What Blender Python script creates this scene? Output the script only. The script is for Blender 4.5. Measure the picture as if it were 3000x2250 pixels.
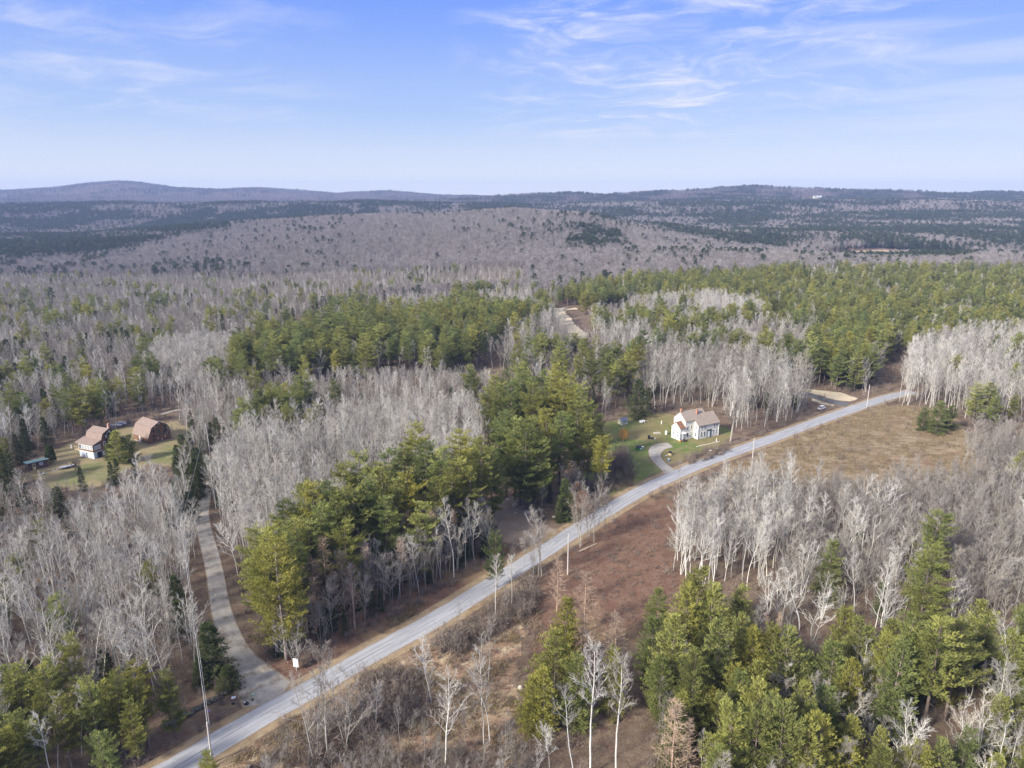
import bpy, math, random, time
import numpy as np
from mathutils import Vector
T0=time.time()
D=bpy.data; scene=bpy.context.scene
for o in list(D.objects): D.objects.remove(o)
COL=scene.collection
R=math.radians
rng=np.random.default_rng(11); random.seed(5)

# ---------------------------------------------------------------- camera
CAMH=85.0; PITCH=14.7; FPX=2080.0
cam=D.cameras.new('camera'); camo=D.objects.new('camera',cam); COL.objects.link(camo)
camo.location=(0,0,CAMH); camo.rotation_euler=(R(90-PITCH),0,0)
cam.sensor_width=36; cam.lens=36*FPX/3000; cam.clip_start=1; cam.clip_end=40000
scene.camera=camo
# ---------------------------------------------------------------- exposure, sun, sky
vs=scene.view_settings; vs.view_transform='Standard'; vs.look='None'; vs.gamma=1; vs.use_curve_mapping=False
vs.exposure=1.12
SUN_EL=30.0; SUN_AZ=232.0            # compass style: 0 = +Y, clockwise
sd=Vector((math.sin(R(SUN_AZ))*math.cos(R(SUN_EL)),math.cos(R(SUN_AZ))*math.cos(R(SUN_EL)),math.sin(R(SUN_EL))))
sun=D.lights.new('sun','SUN'); sun.energy=4.0; sun.angle=R(8); sun.color=(1.0,0.93,0.82)
suno=D.objects.new('sun',sun); COL.objects.link(suno); suno.rotation_euler=sd.to_track_quat('Z','Y').to_euler(); suno.location=(-200,-100,300)
world=D.worlds.new('World'); scene.world=world; world.use_nodes=True
scene.cycles.max_bounces=6; scene.cycles.diffuse_bounces=3; scene.cycles.transmission_bounces=3; scene.cycles.volume_bounces=0
scene.cycles.transparent_max_bounces=4

class NT:
    def __init__(s,tree): s.t=tree; tree.nodes.clear()
    def n(s,kind,props=None,**inp):
        nd=s.t.nodes.new(kind)
        for k,v in (props or {}).items(): setattr(nd,k,v)
        for k,v in inp.items():
            key=int(k[1:]) if k[0]=='_' and k[1:].isdigit() else k.replace('_',' ')
            s.set(nd.inputs[key],v)
        return nd
    def set(s,sock,v):
        if isinstance(v,bpy.types.NodeSocket): s.t.links.new(v,sock)
        elif isinstance(v,bpy.types.Node): s.t.links.new(v.outputs[0],sock)
        else:
            if isinstance(v,(tuple,list)) and len(v)==3 and sock.type=='RGBA': v=tuple(v)+(1,)
            sock.default_value=v
    def math(s,op,a,b=0.0,c=None,clamp=False):
        nd=s.t.nodes.new('ShaderNodeMath'); nd.operation=op; nd.use_clamp=clamp
        s.set(nd.inputs[0],a); s.set(nd.inputs[1],b)
        if c is not None: s.set(nd.inputs[2],c)
        return nd.outputs[0]
    def vec(s,op,a,b=(0,0,0)):
        nd=s.t.nodes.new('ShaderNodeVectorMath'); nd.operation=op
        s.set(nd.inputs[0],a)
        if op=='SCALE': s.set(nd.inputs[3],b)
        else: s.set(nd.inputs[1],b)
        return nd.outputs['Value'] if op in('DOT_PRODUCT','LENGTH') else nd.outputs[0]
    def mix(s,f,a,b,mode='MIX'):
        nd=s.t.nodes.new('ShaderNodeMix'); nd.data_type='RGBA'; nd.blend_type=mode
        s.set(nd.inputs[0],f); s.set(nd.inputs[6],a); s.set(nd.inputs[7],b); return nd.outputs[2]
    def noise(s,vec,scale,detail=4,rough=.55,dist=0):
        nd=s.n('ShaderNodeTexNoise',None,Vector=vec,Scale=scale,Detail=detail,Roughness=rough,Distortion=dist); return nd.outputs[0]
    def ramp(s,f,lo,hi,a=0.0,b=1.0):
        nd=s.t.nodes.new('ShaderNodeMapRange'); nd.interpolation_type='SMOOTHSTEP'
        for i,v in enumerate((f,lo,hi,a,b)): s.set(nd.inputs[i],v)
        return nd.outputs[0]

def camdir(px,py):
    dx=(px-1500)/FPX; dy=-(py-1125)/FPX; p=R(PITCH)
    v=Vector((dx,math.cos(p)+dy*math.sin(p),-math.sin(p)+dy*math.cos(p))); return v.normalized()
w=NT(world.node_tree)
sky=w.n('ShaderNodeTexSky',dict(sky_type='NISHITA',sun_disc=False,sun_elevation=R(SUN_EL),sun_rotation=R(SUN_AZ),altitude=100,air_density=1.0,dust_density=0.4,ozone_density=2.2))
tc=w.n('ShaderNodeTexCoord'); dirv=w.vec('NORMALIZE',tc.outputs['Generated'])
sx=w.n('ShaderNodeSeparateXYZ',None,_0=dirv); z=sx.outputs[2]
den=w.math('ADD',w.math('MAXIMUM',z,0.0),0.10)
pl=w.n('ShaderNodeCombineXYZ',None,X=w.math('DIVIDE',sx.outputs[0],den),Y=w.math('DIVIDE',sx.outputs[1],den),Z=0.0)
def blob(px,py,r0,r1):      # broad patch of sky where the cirrus lies
    d=w.vec('DOT_PRODUCT',dirv,tuple(camdir(px,py))); return w.ramp(d,math.cos(r0),math.cos(r1))
wr=w.n('ShaderNodeTexNoise',None,Vector=pl,Scale=0.9,Detail=3.0)
plw=w.vec('ADD',pl,w.vec('SCALE',w.vec('SUBTRACT',wr.outputs[1],(.5,.5,.5)),1.1))
mp=w.n('ShaderNodeMapping',None,Vector=plw,Rotation=(0,0,R(-28)),Scale=(0.8,1.15,1))
mp2=w.n('ShaderNodeMapping',None,Vector=plw,Rotation=(0,0,R(35)),Scale=(0.85,1.3,1),Location=(3.1,1.7,0))
n1=w.noise(mp,2.3,9,.66,.6); n2=w.noise(mp2,1.7,9,.64,.5); n3=w.noise(pl,0.55,3)
wisps=w.ramp(w.math('ADD',w.math('MULTIPLY',n1,.5),w.math('MULTIPLY',n2,.5)),.43,.70)
ma=w.math('MAXIMUM',w.math('MAXIMUM',blob(1900,110,.27,.05),w.math('MULTIPLY',blob(2350,170,.22,.05),.6)),w.math('MAXIMUM',w.math('MULTIPLY',blob(330,200,.30,.05),.42),w.math('MULTIPLY',blob(2450,-40,.16,.02),.8)))
cl=w.math('MULTIPLY',w.math('MULTIPLY',wisps,w.math('ADD',ma,.0)),w.ramp(z,.03,.12),clamp=True)
# soft thin veils low on the right and a pale horizon haze layer
mp3=w.n('ShaderNodeMapping',None,Vector=dirv,Rotation=(0,R(6),0),Scale=(2.0,2.0,26.0))
veil=w.math('MULTIPLY',w.ramp(w.noise(mp3,1.6,5,.5),.42,.72),w.math('MULTIPLY',blob(2800,480,.42,.05),.35))
cl=w.math('MAXIMUM',cl,veil)
base=w.mix(1.0,sky.outputs[0],(0.95,1.0,1.22),'MULTIPLY')
grad=w.mix(w.ramp(z,-.02,.12),(9.6,9.5,8.9),(4.6,6.1,9.2)); grad=w.mix(w.ramp(z,.07,.28),grad,(1.6,3.3,10.0))
base=w.mix(.85,base,grad)
base=w.mix(w.ramp(z,.48,.85,.0,.85),base,(10.5,10.3,10.0))   # whitened zenith, unseen by the camera, added to make the ambient light neutral
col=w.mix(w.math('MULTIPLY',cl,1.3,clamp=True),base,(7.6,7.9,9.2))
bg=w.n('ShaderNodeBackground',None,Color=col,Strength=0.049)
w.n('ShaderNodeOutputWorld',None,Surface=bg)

# ---------------------------------------------------------------- terrain height
def interp2(u,y,us,ys,tab):
    tab=np.asarray(tab,float); us=np.asarray(us,float); ys=np.asarray(ys,float)
    i=np.clip(np.searchsorted(us,u)-1,0,len(us)-2); j=np.clip(np.searchsorted(ys,y)-1,0,len(ys)-2)
    a=np.clip((u-us[i])/(us[i+1]-us[i]),0,1); b=np.clip((y-ys[j])/(ys[j+1]-ys[j]),0,1)
    a=a*a*(3-2*a); b=b*b*(3-2*b)
    return (tab[j,i]*(1-a)+tab[j,i+1]*a)*(1-b)+(tab[j+1,i]*(1-a)+tab[j+1,i+1]*a)*b
PX=lambda x:(np.asarray(x,float)-1500)/2143.
US=PX([-800,0,500,1000,1500,2000,2500,3000,3800]); YS=[0,380,600,850,1150,1950,3000,4600,9000]
TAB=[[0]*9,[0]*9,[-8,-8,-8,-4,-2,0,0,0,0],[-18,-18,-13,-8,0,4,5,4,2],[-20,-19,-12,2,6,-4,-14,-14,-15],
     [-20,-19,-14,-5,-3,0,12,14,14],[25,25,28,30,30,40,45,45,45],[40,40,40,40,40,45,45,40,40],[45]*9]
RID=[(1500,330,[-400,200,500,1000,1500,1700,1870,2100,2600],[-14,-8,8,33,51,44,20,3,4]),
     (2600,430,[-600,0,450,1000,1350,1600,2000,2500,3000,3600],[48,47,52,56,48,46,55,60,60,60]),
     (3700,560,[-600,700,1250,1387,1581,1762,1942,2080,2200,2330,2453,2620,2800,3000,3500],[45,45,55,72,90,84,110,122,126,118,110,106,96,94,92]),
     (5300,900,[-700,-200,0,170,280,360,430,525,640,760,870,990,1134,1240,1387,1600,3000],[105,112,118,140,172,182,166,138,132,140,120,97,116,100,76,60,50])]
def vnoise(x,y,s,seed=0):
    x=np.asarray(x,float)/s; y=np.asarray(y,float)/s
    xi=np.floor(x).astype(np.int64); yi=np.floor(y).astype(np.int64); fx=x-xi; fy=y-yi
    fx=fx*fx*(3-2*fx); fy=fy*fy*(3-2*fy)
    def h(a,b):
        n=(a*374761393+b*668265263+seed*982451653)&0xffffffff
        n=((n^(n>>13))*1274126177)&0xffffffff; return ((n^(n>>16))&0xffff)/65535.
    return (h(xi,yi)*(1-fx)+h(xi+1,yi)*fx)*(1-fy)+(h(xi,yi+1)*(1-fx)+h(xi+1,yi+1)*fx)*fy
def height(x,y):
    x=np.asarray(x,float); y=np.asarray(y,float); yy=np.maximum(y,1.); u=np.where(y>200,x/np.maximum(yy,200),x/200.)
    z=interp2(u,y,US,YS,TAB)
    for yc,wd,xs,zs in RID:
        yv=yc+60*np.sin(u*7+yc)
        k=np.exp(-((y-yv)/wd)**2); z=z*(1-k)+np.interp(u,PX(xs),zs)*k
    f=np.clip((y-400)/500,0,1); z=z+f*((vnoise(x,y,160,1)-.5)*9+(vnoise(x,y,60,2)-.5)*3)
    f2=np.clip((y-2000)/2000,0,1); z=z+f2*(vnoise(x,y,300,3)-.5)*14
    return z
def proj(x,y,z):
    p=R(PITCH); zz=z-CAMH
    dep=y*math.cos(p)-zz*math.sin(p); up=y*math.sin(p)+zz*math.cos(p)
    return 1500+FPX*x/dep, 1125-FPX*up/dep, dep
def P(px,py,z=None):
    dx=(px-1500)/FPX; dy=-(py-1125)/FPX; p=R(PITCH)
    d=(dx,math.cos(p)+dy*math.sin(p),-math.sin(p)+dy*math.cos(p))
    zt=0. if z is None else z
    for _ in range(8):
        t=(zt-CAMH)/d[2]; x,y=d[0]*t,d[1]*t
        if z is not None: break
        zt=.5*zt+.5*float(height(x,y))
    return x,y
def PP(pts): return [P(*q) for q in pts]
def inpoly(x,y,poly):
    x=np.asarray(x); y=np.asarray(y); r=np.zeros(x.shape,bool); n=len(poly)
    for i in range(n):
        x1,y1=poly[i]; x2,y2=poly[(i+1)%n]
        if y1==y2: continue
        c=((y1>y)!=(y2>y))&(x<(x2-x1)*(y-y1)/(y2-y1)+x1); r^=c
    return r
def distpoly(x,y,poly,closed=True):
    d=np.full(np.shape(x),1e9); n=len(poly)
    for i in range(n if closed else n-1):
        x1,y1=poly[i]; x2,y2=poly[(i+1)%n]; L=(x2-x1)**2+(y2-y1)**2+1e-9
        t=np.clip(((x-x1)*(x2-x1)+(y-y1)*(y2-y1))/L,0,1)
        d=np.minimum(d,np.hypot(x-x1-t*(x2-x1),y-y1-t*(y2-y1)))
    return d

# ---------------------------------------------------------------- object helpers
def tag(o,label=None,cat=None,group=None,kind=None):
    if label: o['label']=label
    if cat: o['category']=cat
    if group: o['group']=group
    if kind: o['kind']=kind
    return o
def mesh(name,V,F,mat=None,smooth=False):
    me=D.meshes.new(name); V=np.asarray(V,np.float32)
    if isinstance(F,np.ndarray):
        nf,k=F.shape; me.vertices.add(len(V)); me.vertices.foreach_set('co',V.ravel())
        me.loops.add(nf*k); me.loops.foreach_set('vertex_index',F.astype(np.int32).ravel())
        me.polygons.add(nf); me.polygons.foreach_set('loop_start',np.arange(0,nf*k,k,dtype=np.int32))
        me.update(calc_edges=True)
    else:
        me.from_pydata([tuple(map(float,v)) for v in V],[],F); me.update()
    if mat: me.materials.append(mat)
    if smooth: me.polygons.foreach_set('use_smooth',np.ones(len(me.polygons),bool))
    return me
def link(name,me,parent=None,loc=None,rz=0,scale=None):
    o=D.objects.new(name,me); COL.objects.link(o)
    if parent: o.parent=parent
    if loc is not None: o.location=loc
    if rz: o.rotation_euler=(0,0,rz)
    if scale is not None: o.scale=scale if hasattr(scale,'__len__') else (scale,)*3
    return o
def empty(name,loc,rz=0):
    o=link(name,None,None,loc,rz); o.empty_display_size=.5; return o
class MB:
    def __init__(s): s.V=[]; s.F=[]
    def add(s,V,F):
        b=len(s.V); s.V+= [tuple(v) for v in V]; s.F+=[tuple(i+b for i in f) for f in F]; return s
    def box(s,x0,x1,y0,y1,z0,z1):
        V=[(x,y,z) for z in(z0,z1) for y in(y0,y1) for x in(x0,x1)]
        return s.add(V,[(0,2,3,1),(4,5,7,6),(0,1,5,4),(2,6,7,3),(0,4,6,2),(1,3,7,5)])
    def prism(s,prof,a,b,axis='x'):   # prof (p,z) polygon extruded along axis
        n=len(prof)
        V=[((t,p,z) if axis=='x' else (p,t,z)) for t in(a,b) for p,z in prof]
        F=[tuple(range(n)),tuple(range(2*n-1,n-1,-1))]+[(i,(i+1)%n,n+(i+1)%n,n+i) for i in range(n)]
        return s.add(V,F)
    def tube(s,p0,p1,r0,r1=None,n=8):
        r1=r0 if r1 is None else r1; p0=Vector(p0); p1=Vector(p1); d=(p1-p0).normalized()
        a=d.orthogonal().normalized(); b=d.cross(a); V=[]
        for p,r in((p0,r0),(p1,r1)):
            for i in range(n):
                t=2*math.pi*i/n; V.append(p+a*math.cos(t)*r+b*math.sin(t)*r)
        return s.add(V,[(i,(i+1)%n,n+(i+1)%n,n+i) for i in range(n)]+[tuple(range(n-1,-1,-1)),tuple(range(n,2*n))])
    def slab(s,q,th):      # thick sheet from 4 points
        q=[Vector(p) for p in q]; nrm=(q[1]-q[0]).cross(q[2]-q[0]).normalized()
        if nrm.z<0: nrm=-nrm
        V=q+[p+nrm*th for p in q]
        return s.add(V,[(0,1,2,3),(7,6,5,4),(0,4,5,1),(1,5,6,2),(2,6,7,3),(3,7,4,0)])
    def ball(s,c,rx,ry,rz,nu=10,nv=6,jit=0):
        V=[];F=[]
        for j in range(nv+1):
            for i in range(nu):
                t=2*math.pi*i/nu; f=math.pi*j/nv; k=1+jit*(random.random()-.5)
                V.append((c[0]+rx*k*math.sin(f)*math.cos(t),c[1]+ry*k*math.sin(f)*math.sin(t),c[2]+rz*k*math.cos(f)))
        for j in range(nv):
            for i in range(nu):
                F.append((j*nu+i,j*nu+(i+1)%nu,(j+1)*nu+(i+1)%nu,(j+1)*nu+i))
        return s.add(V,F)
    def build(s,name,mat,parent=None,**k): 
        me=mesh(name,s.V,s.F,mat); return link(name,me,parent,**k)

# ---------------------------------------------------------------- materials
def mat(name,col,rough=.8,var=.15,scale=3.,metal=0,spec=.3,bump=0):
    m=D.materials.new(name); m.use_nodes=True; t=NT(m.node_tree)
    g=t.n('ShaderNodeTexCoord').outputs['Object']
    n=t.noise(g,scale,5,.6)
    c=t.mix(t.ramp(n,.25,.75),tuple(x*(1-var) for x in col),tuple(min(1,x*(1+var)) for x in col))
    b=t.n('ShaderNodeBsdfPrincipled',None,Base_Color=c,Roughness=rough,Metallic=metal)
    b.inputs['Specular IOR Level'].default_value=spec
    if bump:
        bp=t.n('ShaderNodeBump',None,Strength=bump,Height=n); t.set(b.inputs['Normal'],bp.outputs[0])
    t.n('ShaderNodeOutputMaterial',None,Surface=b); return m
def mat_lines(name,col,dark,axis,period,duty=.12,var=.1,rough=.8,vertical=False):
    """painted boards / shingle courses: thin darker joints every period metres"""
    m=D.materials.new(name); m.use_nodes=True; t=NT(m.node_tree)
    g=t.n('ShaderNodeTexCoord').outputs['Object']; s=t.n('ShaderNodeSeparateXYZ',None,_0=g)
    c=s.outputs[axis] if axis<3 else t.math('ADD',s.outputs[0],s.outputs[1])
    fr=t.math('FRACT',t.math('DIVIDE',c,period)); ln=t.math('LESS_THAN',fr,duty)
    n=t.noise(g,.7,5,.6); n2=t.noise(g,7,4)
    cc=t.mix(t.ramp(n,.3,.7),tuple(x*(1-var) for x in col),tuple(x*(1+var) for x in col))
    cc=t.mix(t.ramp(n2,.3,.7,0,.35),cc,dark)
    cc=t.mix(t.math('MULTIPLY',ln,.55),cc,dark)
    b=t.n('ShaderNodeBsdfPrincipled',None,Base_Color=cc,Roughness=rough); b.inputs['Specular IOR Level'].default_value=.2
    t.n('ShaderNodeOutputMaterial',None,Surface=b); return m

def ground_mat(name,kind):
    """leaf litter everywhere, blended by attribute cov into the cover of this zone"""
    m=D.materials.new(name); m.use_nodes=True; t=NT(m.node_tree)
    g=t.n('ShaderNodeNewGeometry').outputs['Position']
    a=t.noise(g,.045,4); b=t.noise(g,.35,6,.65); c=t.noise(g,2.2,6,.75); d=t.noise(g,9.,3,.7)
    lit=t.mix(t.ramp(a,.35,.65),(.125,.088,.064),(.155,.120,.088))
    lit=t.mix(t.ramp(b,.44,.68,0,.7),lit,(.215,.165,.112))
    lit=t.mix(t.ramp(b,.55,.33,0,.75),lit,(.115,.070,.056))
    lit=t.mix(t.ramp(c,.50,.70,0,.65),lit,(.30,.21,.145))
    lit=t.mix(t.ramp(c,.47,.33,0,.7),lit,(.060,.042,.032))
    lit=t.mix(t.ramp(d,.60,.75,0,.6),lit,(.38,.29,.21))
    res=lit; rough=.95
    if kind!='litter':
        at=t.n('ShaderNodeAttribute',dict(attribute_name='cov')).outputs['Fac']
        if kind=='lawn':
            cv=t.mix(t.ramp(a,.42,.58),(.105,.150,.040),(.19,.165,.075)); cv=t.mix(t.ramp(b,.45,.68,0,.8),cv,(.24,.195,.10)); cv=t.mix(t.ramp(c,.5,.75,0,.45),cv,(.30,.24,.14)); cv=t.mix(t.ramp(c,.42,.3,0,.6),cv,(.05,.07,.022))
        if kind=='yard':
            cv=t.mix(t.ramp(a,.50,.68),(.225,.185,.105),(.13,.15,.055)); cv=t.mix(t.ramp(b,.45,.68,0,.7),cv,(.27,.22,.13)); cv=t.mix(t.ramp(c,.5,.75,0,.45),cv,(.32,.26,.16)); cv=t.mix(t.ramp(c,.42,.3,0,.6),cv,(.07,.07,.03))
        if kind=='field':
            mp=t.n('ShaderNodeMapping',None,Vector=g,Rotation=(0,0,R(-32)),Scale=(.35,1.5,1)); st=t.noise(mp,.42,6,.68,.6)
            cv=t.mix(t.ramp(a,.40,.6),(.27,.215,.135),(.235,.185,.115)); cv=t.mix(t.ramp(st,.46,.60,0,.9),cv,(.175,.105,.068)); cv=t.mix(t.ramp(b,.55,.75,0,.55),cv,(.42,.345,.22)); cv=t.mix(t.ramp(c,.52,.7,0,.4),cv,(.44,.37,.25)); cv=t.mix(t.ramp(c,.45,.3,0,.55),cv,(.09,.06,.035))
        if kind=='scrub':
            mp=t.n('ShaderNodeMapping',None,Vector=g,Rotation=(0,0,R(-38)),Scale=(.5,1.5,1)); st=t.noise(mp,.40,6,.68,.8)
            cv=t.mix(t.ramp(a,.45,.6),(.25,.165,.11),(.32,.24,.15)); cv=t.mix(t.ramp(st,.48,.62,0,.9),cv,(.10,.058,.040)); cv=t.mix(t.ramp(b,.50,.66,0,.8),cv,(.47,.39,.265)); cv=t.mix(t.ramp(c,.5,.7,0,.5),cv,(.36,.28,.185)); cv=t.mix(t.ramp(c,.46,.33,0,.6),cv,(.075,.048,.032))
        if kind=='red':
            cv=t.mix(t.ramp(b,.4,.62),(.145,.083,.058),(.190,.118,.082)); cv=t.mix(t.ramp(c,.52,.72,0,.6),cv,(.33,.225,.155)); cv=t.mix(t.ramp(c,.48,.33,0,.75),cv,(.060,.036,.026)); cv=t.mix(t.ramp(a,.52,.66,0,.6),cv,(.24,.175,.10))
        if kind=='verge':
            cv=t.mix(t.ramp(b,.4,.6),(.25,.155,.082),(.22,.175,.090)); cv=t.mix(t.ramp(c,.5,.7,0,.5),cv,(.34,.25,.16)); cv=t.mix(t.ramp(c,.45,.3,0,.6),cv,(.10,.06,.035))
        if kind=='gravelx':
            cv=t.mix(t.ramp(b,.35,.65),(.27,.25,.225),(.36,.34,.31)); cv=t.mix(t.ramp(c,.5,.72,0,.6),cv,(.46,.44,.41)); cv=t.mix(t.ramp(c,.46,.32,0,.65),cv,(.14,.12,.10)); cv=t.mix(t.ramp(d,.6,.75,0,.6),cv,(.5,.48,.45))
        if kind=='sand':
            cv=t.mix(t.ramp(b,.35,.65),(.46,.38,.26),(.56,.48,.35)); cv=t.mix(t.ramp(c,.46,.32,0,.5),cv,(.25,.19,.13))
        if kind=='dirt':
            cv=t.mix(t.ramp(b,.35,.65),(.25,.185,.135),(.29,.24,.19)); cv=t.mix(t.ramp(c,.46,.32,0,.5),cv,(.11,.08,.055))
        if kind=='bog':
            cv=t.mix(t.ramp(b,.35,.65),(.35,.25,.16),(.42,.33,.22))
        f=t.ramp(t.math('ADD',at,t.math('MULTIPLY',t.math('SUBTRACT',c,.5),.55)),.32,.68)
        res=t.mix(f,lit,cv)
    bs=t.n('ShaderNodeBsdfPrincipled',None,Base_Color=res,Roughness=rough); bs.inputs['Specular IOR Level'].default_value=.1
    bp=t.n('ShaderNodeBump',None,Strength=.55,Distance=.25,Height=t.math('ADD',c,t.math('MULTIPLY',b,2.0))); t.set(bs.inputs['Normal'],bp.outputs[0])
    t.n('ShaderNodeOutputMaterial',None,Surface=bs); return m
def road_mat(name,c0,c1,dark,crack=True):
    m=D.materials.new(name); m.use_nodes=True; t=NT(m.node_tree)
    g=t.n('ShaderNodeNewGeometry').outputs['Position']; at=t.n('ShaderNodeAttribute',dict(attribute_name='lat')).outputs['Fac']
    al=t.n('ShaderNodeAttribute',dict(attribute_name='along')).outputs['Fac']
    st=t.n('ShaderNodeCombineXYZ',None,X=t.math('MULTIPLY',al,.05),Y=t.math('MULTIPLY',at,1.9),Z=0.)
    a=t.noise(st if crack else g,2.0 if crack else .55,5,.6); b=t.noise(g,.25,5); c=t.noise(g,3.5,5,.8)
    cv=t.mix(t.ramp(a,.35,.65),c0,c1); cv=t.mix(t.ramp(b,.5,.7,0,.35 if crack else .6),cv,c1); cv=t.mix(t.ramp(b,.48,.34,0,.15 if crack else .6),cv,dark); cv=t.mix(t.ramp(c,.52,.72,0,.35),cv,tuple(x*1.25 for x in c1)); cv=t.mix(t.ramp(c,.45,.3,0,.4),cv,dark)
    wt=t.math('ABSOLUTE',t.math('SUBTRACT',t.math('ABSOLUTE',at),.42)); cv=t.mix(t.ramp(wt,.16,.02,0,.30 if crack else .10),cv,dark)
    if crack:
        cn=t.noise(t.n('ShaderNodeCombineXYZ',None,X=t.math('MULTIPLY',al,.9),Y=at,Z=0.),.35,4,.7)
        ln=t.ramp(t.math('ABSOLUTE',t.math('ADD',t.math('SUBTRACT',at,.02),t.math('MULTIPLY',t.math('SUBTRACT',cn,.5),.25))),.035,.006)
        gate=t.ramp(t.noise(g,.11,3),.40,.52)
        cv=t.mix(t.math('MULTIPLY',t.math('MULTIPLY',ln,gate),.8),cv,(.035,.035,.04))
    pt=t.ramp(t.noise(t.n('ShaderNodeCombineXYZ',None,X=t.math('MULTIPLY',al,.12),Y=t.math('MULTIPLY',at,.5),Z=3.),1.0,4,.7),.60,.66); cv=t.mix(t.math('MULTIPLY',pt,.45),cv,dark)
    ed=t.ramp(t.math('ADD',t.math('ABSOLUTE',at),t.math('MULTIPLY',t.math('SUBTRACT',t.math('ADD',c,b),1.),.32)),.90,1.03)
    cv=t.mix(ed,cv,(.24,.175,.115))
    bs=t.n('ShaderNodeBsdfPrincipled',None,Base_Color=cv,Roughness=.9); bs.inputs['Specular IOR Level'].default_value=.15
    t.n('ShaderNodeOutputMaterial',None,Surface=bs); return m

def foliage_mat(name,c_dark,c_mid,c_tip,transl=.28,varh=.35):
    m=D.materials.new(name); m.use_nodes=True; t=NT(m.node_tree)
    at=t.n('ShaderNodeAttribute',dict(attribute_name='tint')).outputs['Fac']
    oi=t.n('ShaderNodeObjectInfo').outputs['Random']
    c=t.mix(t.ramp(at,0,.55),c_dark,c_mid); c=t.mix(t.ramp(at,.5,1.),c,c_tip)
    k=t.math('MULTIPLY',oi,7.31); k=t.math('FRACT',k)
    c=t.mix(t.math('MULTIPLY',oi,varh),c,tuple(x*y for x,y in zip(c_mid,(1.55,1.28,.75))))
    c=t.mix(t.math('MULTIPLY',k,varh),c,tuple(x*y for x,y in zip(c_mid,(.52,.70,.85))))
    br=t.math('ADD',t.math('MULTIPLY',t.math('FRACT',t.math('MULTIPLY',oi,31.7)),.5),.75); c=t.vec('SCALE',c,br)
    df=t.n('ShaderNodeBsdfDiffuse',None,Color=c); tr=t.n('ShaderNodeBsdfTranslucent',None,Color=c)
    mx=t.n('ShaderNodeMixShader',None,_0=transl,_1=df.outputs[0],_2=tr.outputs[0])
    t.n('ShaderNodeOutputMaterial',None,Surface=mx); return m
def bark_mat(name,c0,c1,marks=None,var=.3):
    m=D.materials.new(name); m.use_nodes=True; t=NT(m.node_tree)
    g=t.n('ShaderNodeTexCoord').outputs['Object']; oi=t.n('ShaderNodeObjectInfo').outputs['Random']
    mp=t.n('ShaderNodeMapping',None,Vector=g,Scale=(3,3,1.3)); n=t.noise(mp,1.2,4,.7)
    c=t.mix(t.ramp(n,.35,.65),c0,c1)
    if marks: c=t.mix(t.ramp(t.noise(g,2.6,3,.7),.62,.70),c,marks)
    c=t.mix(t.math('MULTIPLY',t.math('FRACT',t.math('MULTIPLY',oi,17.3)),.75),c,t.mix(1.0,c,(.84,.78,.71),'MULTIPLY'))
    c=t.vec('SCALE',c,t.math('ADD',t.math('MULTIPLY',oi,2*var),1-var))
    df=t.n('ShaderNodeBsdfDiffuse',None,Color=c)
    t.n('ShaderNodeOutputMaterial',None,Surface=df); return m
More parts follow.
